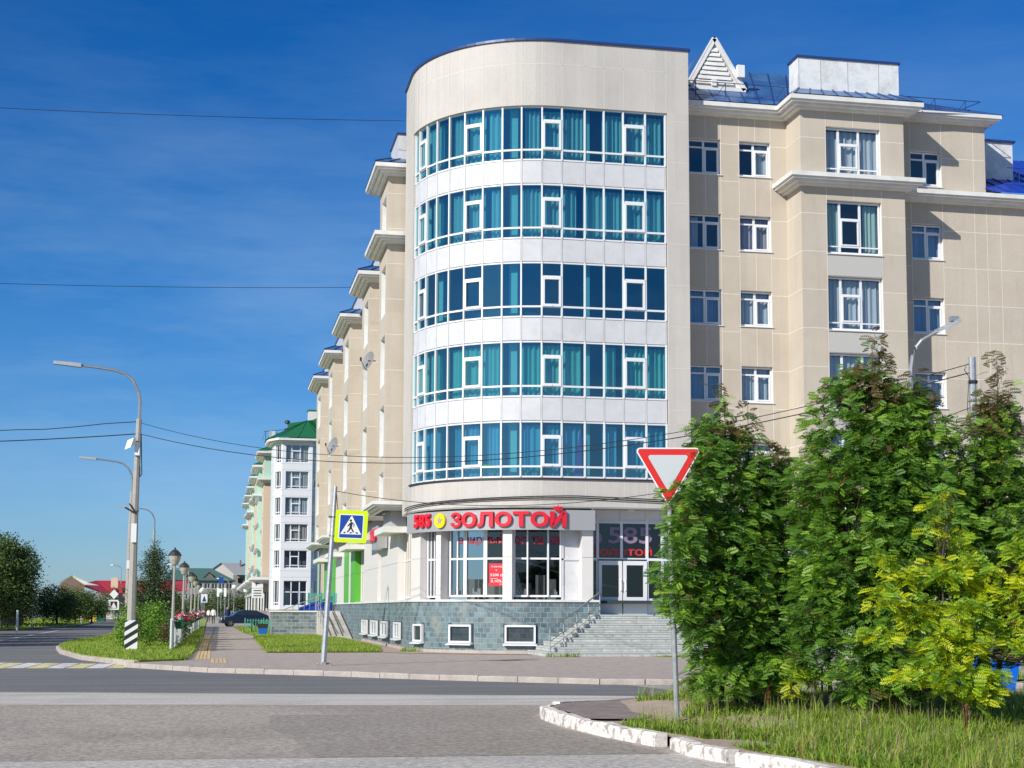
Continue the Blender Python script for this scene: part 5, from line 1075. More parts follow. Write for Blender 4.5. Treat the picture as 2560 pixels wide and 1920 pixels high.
# give way sign
GW = thing('give_way_sign', 'white triangular give-way sign with red border, partly hidden by rowan leaves', 'road sign', (6.40, 20.6, .2))
m_ = MB(); m_.tube([(6.44,20.73,.1),(6.36,20.68,2.1),(6.30,20.62,3.80)], .038, n=10); m_.build('pole', 'galvanised', GW)
m_ = MB(); m_.tube([(6.355,20.68,2.02),(6.353,20.68,2.10)], .041, n=10); m_.build('band', 'sign_white', GW)
GU = Vector((cos(radians(-12)), sin(radians(-12)), 0)); GN = Vector((GU.y,-GU.x,0)); gc = Vector((6.26,20.50,3.62))
def tri(h, r, n=6):
    o = []
    for a0 in (30, 150, 270):
        c = (h*cos(radians(a0)), h*sin(radians(a0)))
        for k in range(n+1): a = radians(a0-60+120*k/n); o.append((c[0]+r*cos(a), c[1]+r*sin(a)))
    return o
def GP(p, d): q = gc+GU*p[0]+GN*d; return (q.x, q.y, q.z+p[1])
m_ = MB(); ring = tri(.455,.05); m_.face([GP(p,.0) for p in ring], 0); m_.face([GP(p,-.02) for p in ring][::-1], 2)
for a, b in zip(ring, ring[1:]+ring[:1]): m_.face([GP(a,-.02),GP(b,-.02),GP(b,0),GP(a,0)], 2)
gp_ = m_.build('sign_panel', ['sign_white','sign_white','galvanised'], GW); m_ = MB(); m_.face([GP(p,.004) for p in tri(.450,.035)], 0); m_.face([GP(p,.008) for p in tri(.285,.03)], 1); m_.build('sign_face', ['sign_red', 'sign_dull_white'], gp_)
# lamp and cable pole at the right
t = thing('street_lamp', 'grey street lamp head reaching right above the big rowan', 'street lamp', (14.04, 28.8, 0))
m_ = MB(); m_.tube([(14.06,28.85,-.1),(14.04,28.84,6.0),(14.05,28.84,6.6),(14.09,28.83,6.87),(14.16,28.82,7.05),(14.28,28.80,7.2),(14.62,28.74,7.40)], [.09,.06,.05,.045,.04,.04,.035], n=8); m_.build('pole', 'metal_grey', t)
m_ = MB(); m_.hexa([(14.58,28.60,7.36),(15.06,28.52,7.56),(15.06,28.76,7.56),(14.58,28.86,7.36),(14.58,28.63,7.44),(15.06,28.55,7.66),(15.06,28.73,7.66),(14.58,28.82,7.44)]); m_.box(14.85,15.03,28.58,28.7,7.6,7.70); m_.build('lamp_head', 'galvanised', t)
t = thing('cable_pole', 'plain galvanised pole with a wire bracket above the right rowans', 'pole', (16.75, 31.36, 0))
m_ = MB(); m_.tube([(16.8,31.4,-.1),(16.78,31.36,7.36)], [.11,.08], n=10); m_.build('pole', 'galvanised', t); m_ = MB(); m_.tube([(16.62,31.3,7.2),(16.55,31.3,7.05),(16.66,31.3,6.9),(16.6,31.3,6.2),(16.68,31.3,5.5)], .012, n=4); m_.lathe((16.78,31.36,6.75), [(.10,0),(.12,.04),(.10,.08)], 0, 8); m_.build('cable_loop', 'dark_metal', t)
t = thing('concrete_post', 'pale flared concrete post standing on the far kerb, seen between the rowans', 'post', (15.7, 35.7, 0))
m_ = MB(); m_.lathe((15.66,35.66,0), [(.34,0),(.30,.05),(.20,.45),(.155,1.0),(.14,4.2)], 0, 8); m_.build('shaft', 'pale_concrete', t) if 'pale_concrete' in MATS else (mat('pale_concrete', (.55,.52,.48), .85, noise=.1, nscale=6), m_.build('shaft', 'pale_concrete', t))

sheet('far_grass', [(12.6,34.0),(26,30.6),(27,32.5),(12.9,36.4)], .03, 'lawn')
picket('guard_fence', 'low grey railing on the far pavement behind the rowans', 'fence', 13.2, 37.2, 28, 33.5, 0, .95, .14, 'galvanised', .02, post=2)
BC = thing('waste_container', 'bright blue plastic container half hidden behind the right rowans', 'container', (14.6, 27.0, 0))
m_ = MB(); m_.hexa([(14.2,26.9,-.1),(14.95,26.7,-.1),(15.0,27.2,-.1),(14.25,27.4,-.1),(14.1,26.8,.62),(15.05,26.6,.62),(15.1,27.3,.62),(14.15,27.5,.62)]); m_.build('body', 'container_blue', BC) if 'container_blue' in MATS else (mat('container_blue', (.0,.12,.62), .4), m_.build('body', 'container_blue', BC))
m_ = MB(); m_.hexa([(14.05,26.75,.62),(15.1,26.55,.62),(15.15,27.35,.62),(14.1,27.55,.62),(14.1,26.85,.72),(15.02,26.65,.72),(15.07,27.3,.72),(14.15,27.45,.72)]); m_.build('lid', 'container_blue', BC)
# overhead cables
def wire(name, label, a, b, sag, r=.015, n=24, wob=0):
    a, b = Vector(a), Vector(b); pts = [a.lerp(b, i/n)+Vector((0,0,-4*sag*(i/n)*(1-i/n)+(wob*sin(i*1.7)))) for i in range(n+1)]
    m_ = MB(); m_.tube(pts, r, n=4); tag(m_.build(name, 'black_rubber'), label, 'cable')
wire('overhead_cable', 'lone cable crossing the upper sky to the tower top', (-34,64,22.6), (7.35,61.2,21.9), .5, .012)
wire('overhead_cable', 'lone cable crossing the middle sky to the second bay roof', (-34,66,15.6), (6.5,74,17.5), .5, .012)
wire('overhead_cable', 'upper cable from the left edge to the nearest street lamp', (-30,68,9.6), (-3.05,58.3,8.60), .75, .016, wob=.03)
wire('overhead_cable', 'lower thicker cable from the left edge to the nearest street lamp', (-30,68,9.0), (-3.05,58.3,8.14), .6, .02)
wire('overhead_cable', 'upper cable from the street lamp across the glazed tower to the right pole', (-2.9,58.2,8.56), (16.7,31.36,7.2), 1.70, .010)
wire('overhead_cable', 'lower cable from the street lamp across the glazed tower to the right pole', (-2.9,58.2,8.14), (16.7,31.36,7.0), 1.55, .013)
wire('overhead_cable', 'thin drooping wire from the crossing sign pole towards the rowans', (3.36,43.74,5.0), (16.7,31.36,6.2), 1.15, .009)
# hazard and small signs in the distance
def small_sign(label, x, y, h, draw):
    t = thing('road_sign', label, 'road sign', (x,y,0)); m_ = MB(); m_.tube([(x,y,0),(x,y,h)], .04, n=5); m_.build('pole', 'galvanised', t); m_ = MB(); draw(m_); m_.build('sign_panel', ['sign_white', 'sign_red', 'sign_blue', 'black_paint'], t)
small_sign('narrow white give-way sign seen edge-on on the left verge', -14.05, 125, 3.0, lambda m_: (m_.face([(-14.25,124.9,3.0),(-13.9,124.9,3.0),(-14.05,124.9,2.1)][::-1])))
small_sign('white diamond above a pedestrian crossing sign on the left roadside', -12.3, 196, 3.6, lambda m_: (m_.face([(-12.3,195.9,2.75),(-11.75,195.9,3.35),(-12.3,195.9,3.95),(-12.85,195.9,3.35)]), m_.box(-12.95,-11.65,195.8,195.9,1.4,2.65), m_.face([(-12.7,195.78,1.6),(-11.9,195.78,1.6),(-11.9,195.78,2.45),(-12.7,195.78,2.45)], 3), m_.face([(-12.65,195.76,1.65),(-11.95,195.76,1.65),(-12.3,195.76,2.35)], 0)))
small_sign('white pedestrian crossing sign at the end of the flower fence', -.95, 150, 2.9, lambda m_: (m_.box(-1.25,-.65,149.9,150,2.2,3.0), m_.face([(-1.15,149.88,2.3),(-.75,149.88,2.3),(-.95,149.88,2.85)], 2)))
small_sign('small green-blue crossing sign above the far traffic lights', 1.1, 255, 7.0, lambda m_: m_.box(.7,1.4,254.9,255,5.8,6.8,2))
TLt = thing('traffic_light', 'far traffic light with red lamp beside the diamond sign', 'traffic light', (-11.55, 196, 0)); m_ = MB(); m_.tube([(-11.5,196,0),(-11.5,196,3.2)], .05, n=5); m_.build('pole', 'galvanised', TLt); m_ = MB(); m_.box(-11.75,-11.25,195.8,196,2.5,4.0); m_.build('housing', 'dark_metal', TLt); m_ = MB(); m_.box(-11.7,-11.3,195.75,195.8,3.5,3.95); m_.build('red_lamp', 'petal_red', TLt)
for x, lb in ((.6,'far white-backed traffic light on the left of its pole'),(1.75,'far white-backed traffic light on the right of its pole')):
    t = thing('traffic_light', lb, 'traffic light', (x,256,0)); m_ = MB(); m_.tube([(x,256,0),(x,256,4)], .06, n=5); m_.build('pole', 'galvanised', t); m_ = MB(); m_.box(x-.2,x+.2,255.8,256,3.6,5.0); m_.build('housing', 'sign_white', t)
t = thing('marker_post', 'short white post on the left grass verge', 'post', (-12.67,104.4,0)); m_ = MB(); m_.tube([(-12.67,104.4,0),(-12.67,104.4,1.45)], .08, n=6); m_.build('shaft', 'fence_white', t)
t = thing('marker_post', 'thin white post further along the left verge', 'post', (-13.5,165,0)); m_ = MB(); m_.tube([(-13.6,165,0),(-13.6,165,1.2)], .09, n=6); m_.build('shaft', 'fence_white', t)
# white picket fence with flower boxes
FN = picket('picket_fence', 'white metal picket fence with flower boxes along the footpath', 'fence', -1.53, 57.8, -1.18, 137.8, .06, 1.12, .24, 'fence_white', .13, rails=(.2,.8), post=3.1, d=.03)
def flower_box(i, y, first):
    x = -1.5+(y-57.8)*.0044
    t = thing('flower_box', None, None, (x, y, 1.0), 'green flower boxes hung on the white fence'); tag(t, first, 'flower box')
    b = MB(); b.hexa([(x+.05,y-.35,.82),(x+.30,y-.35,.82),(x+.30,y+.35,.82),(x+.05,y+.35,.82),(x-.02,y-.45,1.12),(x+.42,y-.45,1.12),(x+.42,y+.45,1.12),(x-.02,y+.45,1.12)]); b.build('box', 'green_pot', t)
    f = MB(); rr = random.Random(i)
    for k in range(110):
        p = Vector((x+rr.uniform(-.10,.52), y+rr.uniform(-.5,.5), 1.10+abs(rr.gauss(.0,.13)))); s_ = rr.uniform(.03,.07); a = rr.random()*6.28
        u = Vector((cos(a),sin(a),rr.uniform(-.5,.5)))*s_; v = Vector((-sin(a),cos(a),rr.uniform(.2,1)))*s_
        c = 3 if rr.random() < .35 else ([0,0,1,2] if i % 2 == 0 else [2,2,1,0])[int(rr.random()*4)]
        f.face([p-u-v,p+u-v,p+u+v,p-u+v], c)
    f.build('flowers', ['petal_red', 'petal_pink', 'petal_white', 'green_pot'], t)
ordn = ['nearest','second','third','fourth','fifth','sixth','seventh','eighth','ninth','tenth','eleventh','twelfth']
for i in range(12): flower_box(i, 60.5+3.9*i+(i*i)*.22, f'{ordn[i]} flower box on the white fence, ' + ('mostly crimson blooms' if i % 2 == 0 else 'mostly white blooms'))

# ------------------------------------------------------------------ cars and people
mat('car_navy', (.012,.02,.05), .22, spec=.6); mat('car_glass', (.02,.03,.04), .08); mat('tyre', (.015,.015,.015), .8); mat('rim', (.5,.5,.5), .3, metal=.7); mat('headlight', (.75,.75,.75), .15)
def car(name, label, x, y, rz, L_=4.3, body='car_navy'):
    t = bpy.data.objects.new(name, None); COL.objects.link(t); tag(t, label, 'car'); ORIG[t.name] = (0,0,0)
    prof = [(0,.30),(.02,.62),(.10,.80),(.95,.95),(1.55,1.38),(2.1,1.50),(3.1,1.47),(3.75,1.20),(4.22,1.0),(4.3,.60),(4.28,.30)]
    def half(z): return .84 if z < 1.0 else .84-.24*(z-1.0)/.5
    b = MB(); n = len(prof)
    for (a, b2) in zip(prof, prof[1:]): b.face([(a[0],-half(a[1]),a[1]),(a[0],half(a[1]),a[1]),(b2[0],half(b2[1]),b2[1]),(b2[0],-half(b2[1]),b2[1])])
    low = [(p[0],p[1]) for p in prof if p[1] <= 1.0]; 
    for sgn in (-1, 1):
        pts = [(px,sgn*.84,pz) for px, pz in [(0,.30),(.02,.62),(.10,.80),(.95,.95),(4.22,.99),(4.3,.60),(4.28,.30)]]; b.face(pts if sgn > 0 else pts[::-1])
        up = [(.95,sgn*.84,.95),(1.55,sgn*half(1.38),1.38),(2.1,sgn*half(1.5),1.5),(3.1,sgn*half(1.47),1.47),(3.75,sgn*half(1.2),1.2),(4.22,sgn*.84,.99)]; b.face(up if sgn > 0 else up[::-1])
    b.face([(0,-.84,.3),(4.28,-.84,.3),(4.28,.84,.3),(0,.84,.3)]); b.build('body', body, t)
    for nm, pts in (('windscreen', [(1.05,1.0),(1.55,1.36)]), ('rear_window', [(3.2,1.43),(3.72,1.18)])):
        g = MB(); (xa,za),(xb,zb) = pts; o_ = .012; g.face([(xa-.02,-.70,za+o_),(xa-.02,.70,za+o_),(xb-.02,.60,zb+o_),(xb-.02,-.60,zb+o_)] if nm == 'windscreen' else [(xa+.02,-.58,za+o_),(xa+.02,.58,za+o_),(xb+.02,.68,zb+o_),(xb+.02,-.68,zb+o_)]); g.build(nm, 'car_glass', t)
    for sgn in (-1, 1):
        for (q) in ([(1.30,1.02),(2.25,1.02),(2.25,1.42),(1.68,1.37)], [(2.32,1.02),(3.5,1.04),(3.12,1.38),(2.32,1.42)]):
            g = MB(); pts = [(px, sgn*(half(pz)+.012), pz) for px, pz in q]; g.face(pts if sgn > 0 else pts[::-1]); g.build('side_window', 'car_glass', t)
        for wx in (.85, 3.45):
            w_ = MB(); cpt = [(wx+.32*cos(2*pi*k/18), .32+.32*sin(2*pi*k/18)) for k in range(18)]
            w_.face([(a, sgn*.87, b_) for a, b_ in cpt][::-sgn]); [w_.face([(a[0],sgn*.62,a[1]),(b_[0],sgn*.62,b_[1]),(b_[0],sgn*.87,b_[1]),(a[0],sgn*.87,a[1])]) for a, b_ in zip(cpt, cpt[1:]+cpt[:1])]
            wh = w_.build('wheel', 'tyre', t); r_ = MB(); 
            for k in range(5): a = 2*pi*k/5; r_.face([(wx+.04*cos(a+1.5), sgn*.885, .32+.04*sin(a+1.5)),(wx+.2*cos(a-.15), sgn*.885, .32+.2*sin(a-.15)),(wx+.2*cos(a+.15), sgn*.885, .32+.2*sin(a+.15)),(wx+.04*cos(a-1.5), sgn*.885, .32+.04*sin(a-1.5))])
            r_.build('rim', 'rim', wh)
        h = MB(); h.hexa([(-.01,sgn*.55,.60),(.25,sgn*.85,.60),(.25,sgn*.80,.62),(.02,sgn*.55,.62),(.03,sgn*.55,.76),(.30,sgn*.855,.80),(.30,sgn*.80,.80),(.05,sgn*.55,.76)]); h.build('headlight', 'headlight', t)
    t.location = (x, y, 0); t.rotation_euler = (0,0,rz); return t
car('parked_car', 'dark navy hatchback standing across the end of the footpath', .55, 139.2, radians(8))
car('parked_car', 'dark car parked under the trees at the far left edge', -21.0, 118, radians(80))
mat('skin', (.45,.28,.20), .6); mat('hair', (.06,.04,.03), .8); mat('shirt_white', (.75,.74,.72), .8); mat('trousers_dark', (.05,.05,.06), .8); mat('coat_navy', (.015,.03,.10), .8); mat('coat_black', (.015,.015,.018), .8)
def person(label, x, y, rz, top, legs, step=.25, h=1.72, lean=0):
    t = bpy.data.objects.new('person', None); COL.objects.link(t); tag(t, label, 'person'); t.location = (x,y,0); t.rotation_euler = (0,0,rz); k = h/1.75
    V = [(0,0,.95),(0,-.02,1.15),(0,-.02,1.40),(0,-.01,1.52),(0,-.02,1.64),(0,-.01,1.72),
         (.17,0,1.42),(.22,.03,1.15),(.23,-.10,.92),(.23,-.13,.82),(-.17,0,1.42),(-.22,.03,1.15),(-.23,.10,.92),(-.23,.12,.82),
         (.09,0,.90),(.10,-step*.5,.50),(.10,-step*.75,.08),(.10,-step*.75-.14,.03),(-.09,0,.90),(-.10,step*.4,.50),(-.10,step*.95,.10),(-.10,step*.95-.12,.03)]
    Ed = [(0,1),(1,2),(2,3),(3,4),(4,5),(2,6),(6,7),(7,8),(8,9),(2,10),(10,11),(11,12),(12,13),(0,14),(14,15),(15,16),(16,17),(0,18),(18,19),(19,20),(20,21)]
    Rr = [.15,.14,.15,.055,.095,.07,.07,.05,.04,.035,.07,.05,.04,.035,.10,.07,.045,.035,.10,.07,.045,.035]
    me = bpy.data.meshes.new('body'); me.from_pydata([(a*k,b*k,c*k) for a,b,c in V], Ed, []); o = bpy.data.objects.new('body', me); COL.objects.link(o)
    sk = o.modifiers.new('s', 'SKIN'); 
    for i, r_ in enumerate(Rr): me.skin_vertices[0].data[i].radius = (r_*k*1.15, r_*k)
    me.skin_vertices[0].data[0].use_root = True; sb_ = o.modifiers.new('u', 'SUBSURF'); sb_.levels = 1; sb_.render_levels = 1
    dg = bpy.context.evaluated_depsgraph_get(); dg.update(); m2 = bpy.data.meshes.new_from_object(o.evaluated_get(dg)); bpy.data.objects.remove(o)
    m2.materials.clear()
    for mm in ('skin', top, legs, 'hair'): m2.materials.append(MATS[mm])
    for p in m2.polygons:
        z = p.center.z/k; xx = abs(p.center.x)/k; p.use_smooth = True
        p.material_index = 3 if z > 1.68 or (z > 1.58 and p.center.y > .03) else 0 if z > 1.49 or (xx > .17 and z < .9 and xx > .19) else 1 if z > .93 else 2
    b = bpy.data.objects.new('body', m2); COL.objects.link(b); b.parent = t
person('person in a white shirt walking away on the footpath, nearer of two', -.05, 163, pi, 'shirt_white', 'trousers_dark', .3)
person('person in a white shirt walking farther up the footpath', -.62, 186, pi, 'shirt_white', 'trousers_dark', .2, 1.6)
person('person in a dark blue jacket standing behind the navy hatchback', 1.3, 150, .4, 'coat_navy', 'trousers_dark', .1, 1.85)
person('person dressed in black standing on the left roadside below the crimson roof', -15.0, 210, .2, 'coat_black', 'coat_black', .1, 1.75)

# ------------------------------------------------------------------ vegetation
mat('leaf_dark', (.075,.175,.023), .5, trans=.28, spec=.35); mat('leaf_mid', (.135,.28,.03), .5, trans=.32, spec=.35); mat('leaf_light', (.24,.42,.04), .5, trans=.35, spec=.35)
mat('leaf_bronze', (.14,.11,.035), .55, trans=.3); mat('leaf_lime', (.62,.68,.02), .5, trans=.45); mat('leaf_lime_green', (.34,.50,.025), .5, trans=.4)
mat('far_leaf_dark', (.040,.075,.016), .6, trans=.15); mat('far_leaf_mid', (.075,.13,.022), .6, trans=.2); mat('far_leaf_light', (.14,.20,.035), .6, trans=.2); mat('conifer_leaf', (.05,.085,.045), .6, trans=.15)
mat('berry', (.16,.05,.015), .5)
mat('blade_dark', (.10,.19,.02), .6, trans=.3); mat('blade_mid', (.23,.36,.03), .6, trans=.35); mat('blade_light', (.38,.48,.06), .6, trans=.35); mat('blade_dry', (.38,.32,.16), .7, trans=.3); mat('blade_rust', (.22,.08,.03), .7); mat('flower_white', (.7,.7,.68), .7); mat('flower_yellow', (.7,.55,.02), .6)

def rand_unit(n): v = rng.normal(size=(n,3)); return v/np.linalg.norm(v, axis=1, keepdims=True)
def blob_points(blobs, n, shell=.45):
    vol = np.array([b[3]*b[4]*b[5] for b in blobs])**.8; idx = rng.choice(len(blobs), n, p=vol/vol.sum()); B = np.array(blobs)[idx]
    u = rand_unit(n); r = rng.random(n)**shell; P = B[:, :3]+u*B[:, 3:6]*r[:, None]; return P, u, r
def pinnate(P, D, upb, leaf_len, pairs=6, wid=.020, ll=.054):
    """compound leaves: P base (n,3), D direction (n,3) -> quads"""
    n = len(P); D = D/np.linalg.norm(D, axis=1, keepdims=True); up = np.array([-.3,-.6,.8])+rng.normal(size=(n,3))*.85
    Sd = np.cross(D, up); Sd /= np.linalg.norm(Sd, axis=1, keepdims=True); N = np.cross(Sd, D)
    Ls = leaf_len*rng.uniform(.75,1.2,n); V = []
    def pt(t): return P+D*(Ls*t)[:, None]+np.array([0,0,-1.])*(Ls*.24*t*t)[:, None]
    for j in range(pairs):
        t = .26+.68*j/(pairs-1); c = pt(t); size = ll*(1-.45*abs(t-.5))*(Ls/leaf_len)
        for sg in (-1, 1):
            d = D*.50+Sd*sg*.86-np.array([0,0,.16]); d = d/np.linalg.norm(d, axis=1, keepdims=True); s2 = np.cross(d, N); s2 /= np.linalg.norm(s2, axis=1, keepdims=True)
            tip = c+d*size[:, None]; m_ = c+d*(size*.5)[:, None]; w_ = s2*(wid/2)
            V.append(np.stack([c, m_-w_, tip, m_+w_], 1))
    c = pt(.97); tip = c+(D-np.array([0,0,.5]))*(ll*.8); m_ = (c+tip)/2; w_ = Sd*(wid/2); V.append(np.stack([c, m_-w_, tip, m_+w_], 1))
    return np.stack(V, 1)          # n, leaflets, 4, 3
def rowan(name, label, base, blobs, nros, stems, shoots=(), mixw=(.35,.40,.22,.03), matsn=('leaf_dark','leaf_mid','leaf_light','leaf_bronze'), group='rowan bushes on the near verge', berries=40, leaf_len=.165, lpr=6, shell=.42, seed=1):
    global rng; rng = np.random.default_rng(seed); t = thing(name, label, 'tree', base, group)
    P, u, r = blob_points(blobs, nros, shell)
    keep = P[:, 2] > gz(8, 20)+.25; P, u = P[keep], u[keep]; br = np.zeros(len(P))
    extra = []
    for (x, y, z0, z1) in shoots:
        k = int((z1-z0)/.07); zz = np.linspace(z0, z1, k); extra.append(np.stack([x+rng.normal(size=k)*.06+.05*np.sin(zz*5), y+rng.normal(size=k)*.06, zz], 1))
    if extra: ex = np.concatenate(extra); P = np.concatenate([P, ex]); u = np.concatenate([u, rand_unit(len(ex))]); br = np.concatenate([br, np.ones(len(ex))])
    # low-frequency clumping so that dark gaps open between leafy sprays
    ph = np.sin(P[:, 0]*5.1+seed)+np.sin(P[:, 2]*4.3+P[:, 1]*3.1)+np.sin(P[:, 1]*4.7-P[:, 2]*2.2)
    k = (ph > -1.45) | (br > 0); P, u, br = P[k], u[k], br[k]; n = len(P)
    rep = lpr; PP_ = np.repeat(P, rep, 0)+rng.normal(size=(n*rep,3))*.03; U = np.repeat(u, rep, 0)
    az = rng.random(n*rep)*2*pi; D = np.stack([np.cos(az), np.sin(az), rng.uniform(-.35,.75,n*rep)], 1)+U*np.array([.55,.55,.1])
    Q = pinnate(PP_, D, None, leaf_len); nl = Q.shape[1]; V = Q.reshape(-1,3); F = np.arange(len(V)).reshape(-1,4)
    mi_r = rng.choice(4, n, p=mixw); mi_r = np.where(br > 0, np.where(rng.random(n) < .6, 3, mi_r), mi_r); top = P[:, 2] > np.quantile(P[:, 2], .93); mi_r = np.where(top & (rng.random(n) < .35), 3, mi_r)
    mi = np.repeat(mi_r, rep*nl); fast_mesh('crown', V, F, list(matsn), mi, t)
    # trunks, branches and twigs
    b = MB(); rr = random.Random(seed)
    tips = P[rng.choice(n, min(n, 150), replace=False)]; nodes = []
    for (sx_, sy2, tx, ty, tz, r0) in stems:
        p0 = Vector((sx_, sy2, gz(sx_, sy2)-.05)); p3 = Vector((tx, ty, tz)); mid = p0.lerp(p3, .5)+Vector((rr.uniform(-.12,.12), rr.uniform(-.12,.12), 0)); path = [p0, p0.lerp(mid, .5), mid, mid.lerp(p3, .5)+Vector((rr.uniform(-.08,.08),0,0)), p3]
        b.tube(path, [r0, r0*.85, r0*.7, r0*.45, r0*.15], n=6); nodes += path[1:4]
    for tp in tips:
        tp = Vector(tp.tolist()); nd = min(nodes, key=lambda q: (q-tp).length+max(0, q.z-tp.z)*2); mid = nd.lerp(tp, .5)+Vector((0,0,-.06)); b.tube([nd, mid, tp], [.012, .008, .004], n=3, cap=False)
    for (x, y, z0, z1) in shoots: b.tube([(x,y,z0-.5),(x,y,z1)], [.010,.004], n=3, cap=False)
    b.build('trunk', 'bark', t)
    if berries:
        bp2 = P[rng.choice(n, berries)]+np.array([0,-.03,.03]); bb = MB()
        for c in bp2:
            for k in range(16):
                o = c+np.array([rr.gauss(0,.035), rr.gauss(0,.03), rr.gauss(0,.018)]); s_ = .008; x, y, z = o
                bb.face([(x-s_,y-s_,z),(x+s_,y-s_,z),(x,y,z+s_*1.3)]); bb.face([(x+s_,y-s_,z),(x,y+s_,z),(x,y,z+s_*1.3)]); bb.face([(x-s_,y-s_,z),(x,y-s_,z-s_),(x+s_,y-s_,z)])
        bb.build('berry_clusters', 'berry', t)
    return t
rowan('rowan_bush', 'dark leafy rowan in front of the white shop doors, behind the give-way sign', (7.9,21.7,.2),
      [(7.15,20.9,2.3,.85,.8,1.25),(7.45,21.0,3.3,.72,.7,1.0),(7.75,21.1,1.8,.62,.8,1.15),(6.75,20.8,1.75,.48,.5,.55),(7.95,21.2,3.0,.42,.5,.8),(7.2,21.0,4.0,.42,.4,.5),(7.6,21.2,.95,.85,.7,.65),(8.1,21.3,1.5,.5,.5,.9),(6.75,20.75,2.9,.42,.4,.6),(7.75,21.2,.7,.5,.5,.4),(6.50,20.2,3.15,.26,.14,.22),(6.76,20.2,3.45,.24,.12,.38),(6.42,20.2,2.65,.32,.2,.45),(6.32,20.25,1.9,.36,.2,.45),(6.6,20.3,1.45,.3,.2,.3),(6.36,20.22,3.22,.26,.12,.2),(8.1,21.2,3.5,.4,.4,.5),(8.25,21.3,2.4,.45,.5,1.0),(6.9,20.6,3.9,.3,.3,.4),(7.3,21.0,.62,.7,.5,.32),(7.9,21.1,.62,.5,.5,.3)],
      2900, [(7.2,21.5,7.0,20.9,3.6,.035),(7.35,21.5,7.4,21,4.3,.04),(7.9,21.6,7.9,21.2,3.4,.045),(7.6,21.6,7.6,21,3.9,.035),(7.75,21.6,7.2,20.9,2.9,.03),(8.0,21.6,8.2,21.3,2.6,.04)],
      shoots=((7.25,20.9,4.2,4.85),(7.0,20.9,3.7,4.35),(7.62,20.95,4.0,4.6),(8.12,21.1,3.3,4.0),(7.95,21.1,3.4,3.85),(6.85,20.8,3.0,3.7)), seed=11, berries=60)
rowan('rowan_bush', 'slim young rowan with open foliage between the two large dark rowans', (8.6,20.6,.2),
      [(8.45,20.5,1.1,.38,.35,.45),(8.55,20.5,1.9,.42,.4,.6),(8.5,20.4,2.9,.35,.4,.7),(8.3,20.4,.85,.25,.2,.22)],
      600, [(8.66,20.5,8.55,20.5,2.6,.035),(8.4,20.45,8.2,20.4,1.3,.018),(8.5,20.45,8.7,20.4,1.5,.02)], mixw=(.15,.35,.45,.05), seed=5, berries=12)
rowan('rowan_bush', 'largest tall dark rowan standing before the beige bay', (9.3,20.0,.2),
      [(8.95,19.9,4.1,.85,.8,.85),(8.75,20.0,3.2,.88,.8,.9),(9.5,19.8,3.6,.85,.8,1.0),(9.3,19.9,2.5,1.15,.9,.9),(8.95,20.0,4.75,.42,.4,.42),(9.9,19.8,2.8,.6,.7,1.0),(9.2,19.9,1.6,.85,.7,.7),(9.45,19.75,4.45,.45,.4,.4),(8.5,20,2.3,.5,.5,.8),(9.0,19.8,.95,.6,.5,.6),(9.7,19.7,1.1,.8,.5,.7),(8.3,20,1.6,.5,.4,.6),(9.3,19.8,.62,1.0,.5,.35)],
      4000, [(9.1,19.9,8.9,19.9,4.6,.05),(9.35,19.8,9.5,19.8,4.2,.05),(9.6,19.8,9.9,19.7,3.6,.04),(9.2,19.9,8.6,20,3.4,.04),(9.5,19.9,9.3,19.8,3.8,.04)],
      shoots=((8.99,19.64,4.7,5.45),(9.15,19.7,4.6,5.2),(8.8,19.8,4.5,4.95),(9.55,19.6,4.3,4.95),(9.75,19.6,4.1,4.65),(8.3,19.9,3.6,4.2)), seed=23, berries=80)
rowan('rowan_bush', 'rowan cut by the right edge of the view, below the plain pole', (10.9,19.9,.2),
      [(10.85,19.9,3.5,.55,.7,.95),(11.1,19.8,2.7,.7,.8,1.0),(10.7,19.9,2.2,.6,.7,.8),(10.95,19.8,4.2,.32,.4,.55),(11.2,19.8,1.5,.8,.7,.7)],
      1900, [(10.6,19.8,10.9,19.8,4.4,.05),(10.75,19.8,11.2,19.8,3.5,.045),(10.9,19.9,10.6,19.9,3.0,.04)],
      shoots=((10.95,19.75,4.3,5.25),(10.75,19.8,3.9,4.6),(11.15,19.8,4.0,4.8)), seed=31, berries=30)
rowan('rowan_bush', 'low rowan with bright yellow-green leaves in front of the darker bushes', (9.5,18.6,.2),
      [(9.3,18.3,2.85,.20,.2,.35),(9.55,18.3,2.5,.30,.25,.22),(9.9,18.2,2.25,.30,.25,.25),(9.3,18.2,2.1,.42,.25,.2),(8.75,18.3,2.0,.30,.25,.17),(9.65,18.2,1.7,.45,.3,.25),(8.95,18.3,1.55,.3,.25,.3),(9.4,18.2,1.2,.55,.3,.28),(10.2,18.1,1.9,.25,.25,.3),(9.3,18.2,.8,.5,.3,.3),(9.7,18.15,.6,.4,.3,.25),(8.42,18.2,2.3,.22,.15,.13),(8.5,18.2,1.75,.28,.2,.16),(8.4,18.25,1.3,.2,.2,.13),(10.3,17.9,2.35,.3,.2,.3),(10.5,17.9,1.2,.4,.3,.4),(9.95,18.1,2.75,.2,.15,.15),(8.65,18.3,2.55,.18,.2,.2),(10.15,18.1,1.3,.25,.2,.25),(8.85,18.25,.75,.22,.2,.12)],
      700, [(9.3,18.6,9.3,18.3,2.9,.025),(9.5,18.6,9.9,18.2,2.3,.022),(9.2,18.6,8.8,18.3,2.0,.02),(9.4,18.6,9.6,18.2,1.8,.02),(9.6,18.6,10.2,18.1,2.0,.02)],
      shoots=((9.28,18.1,2.9,3.35),), mixw=(.45,.30,.20,.05), matsn=('leaf_lime','leaf_lime_green','leaf_light','leaf_mid'), seed=42, berries=25, lpr=6, shell=.6)
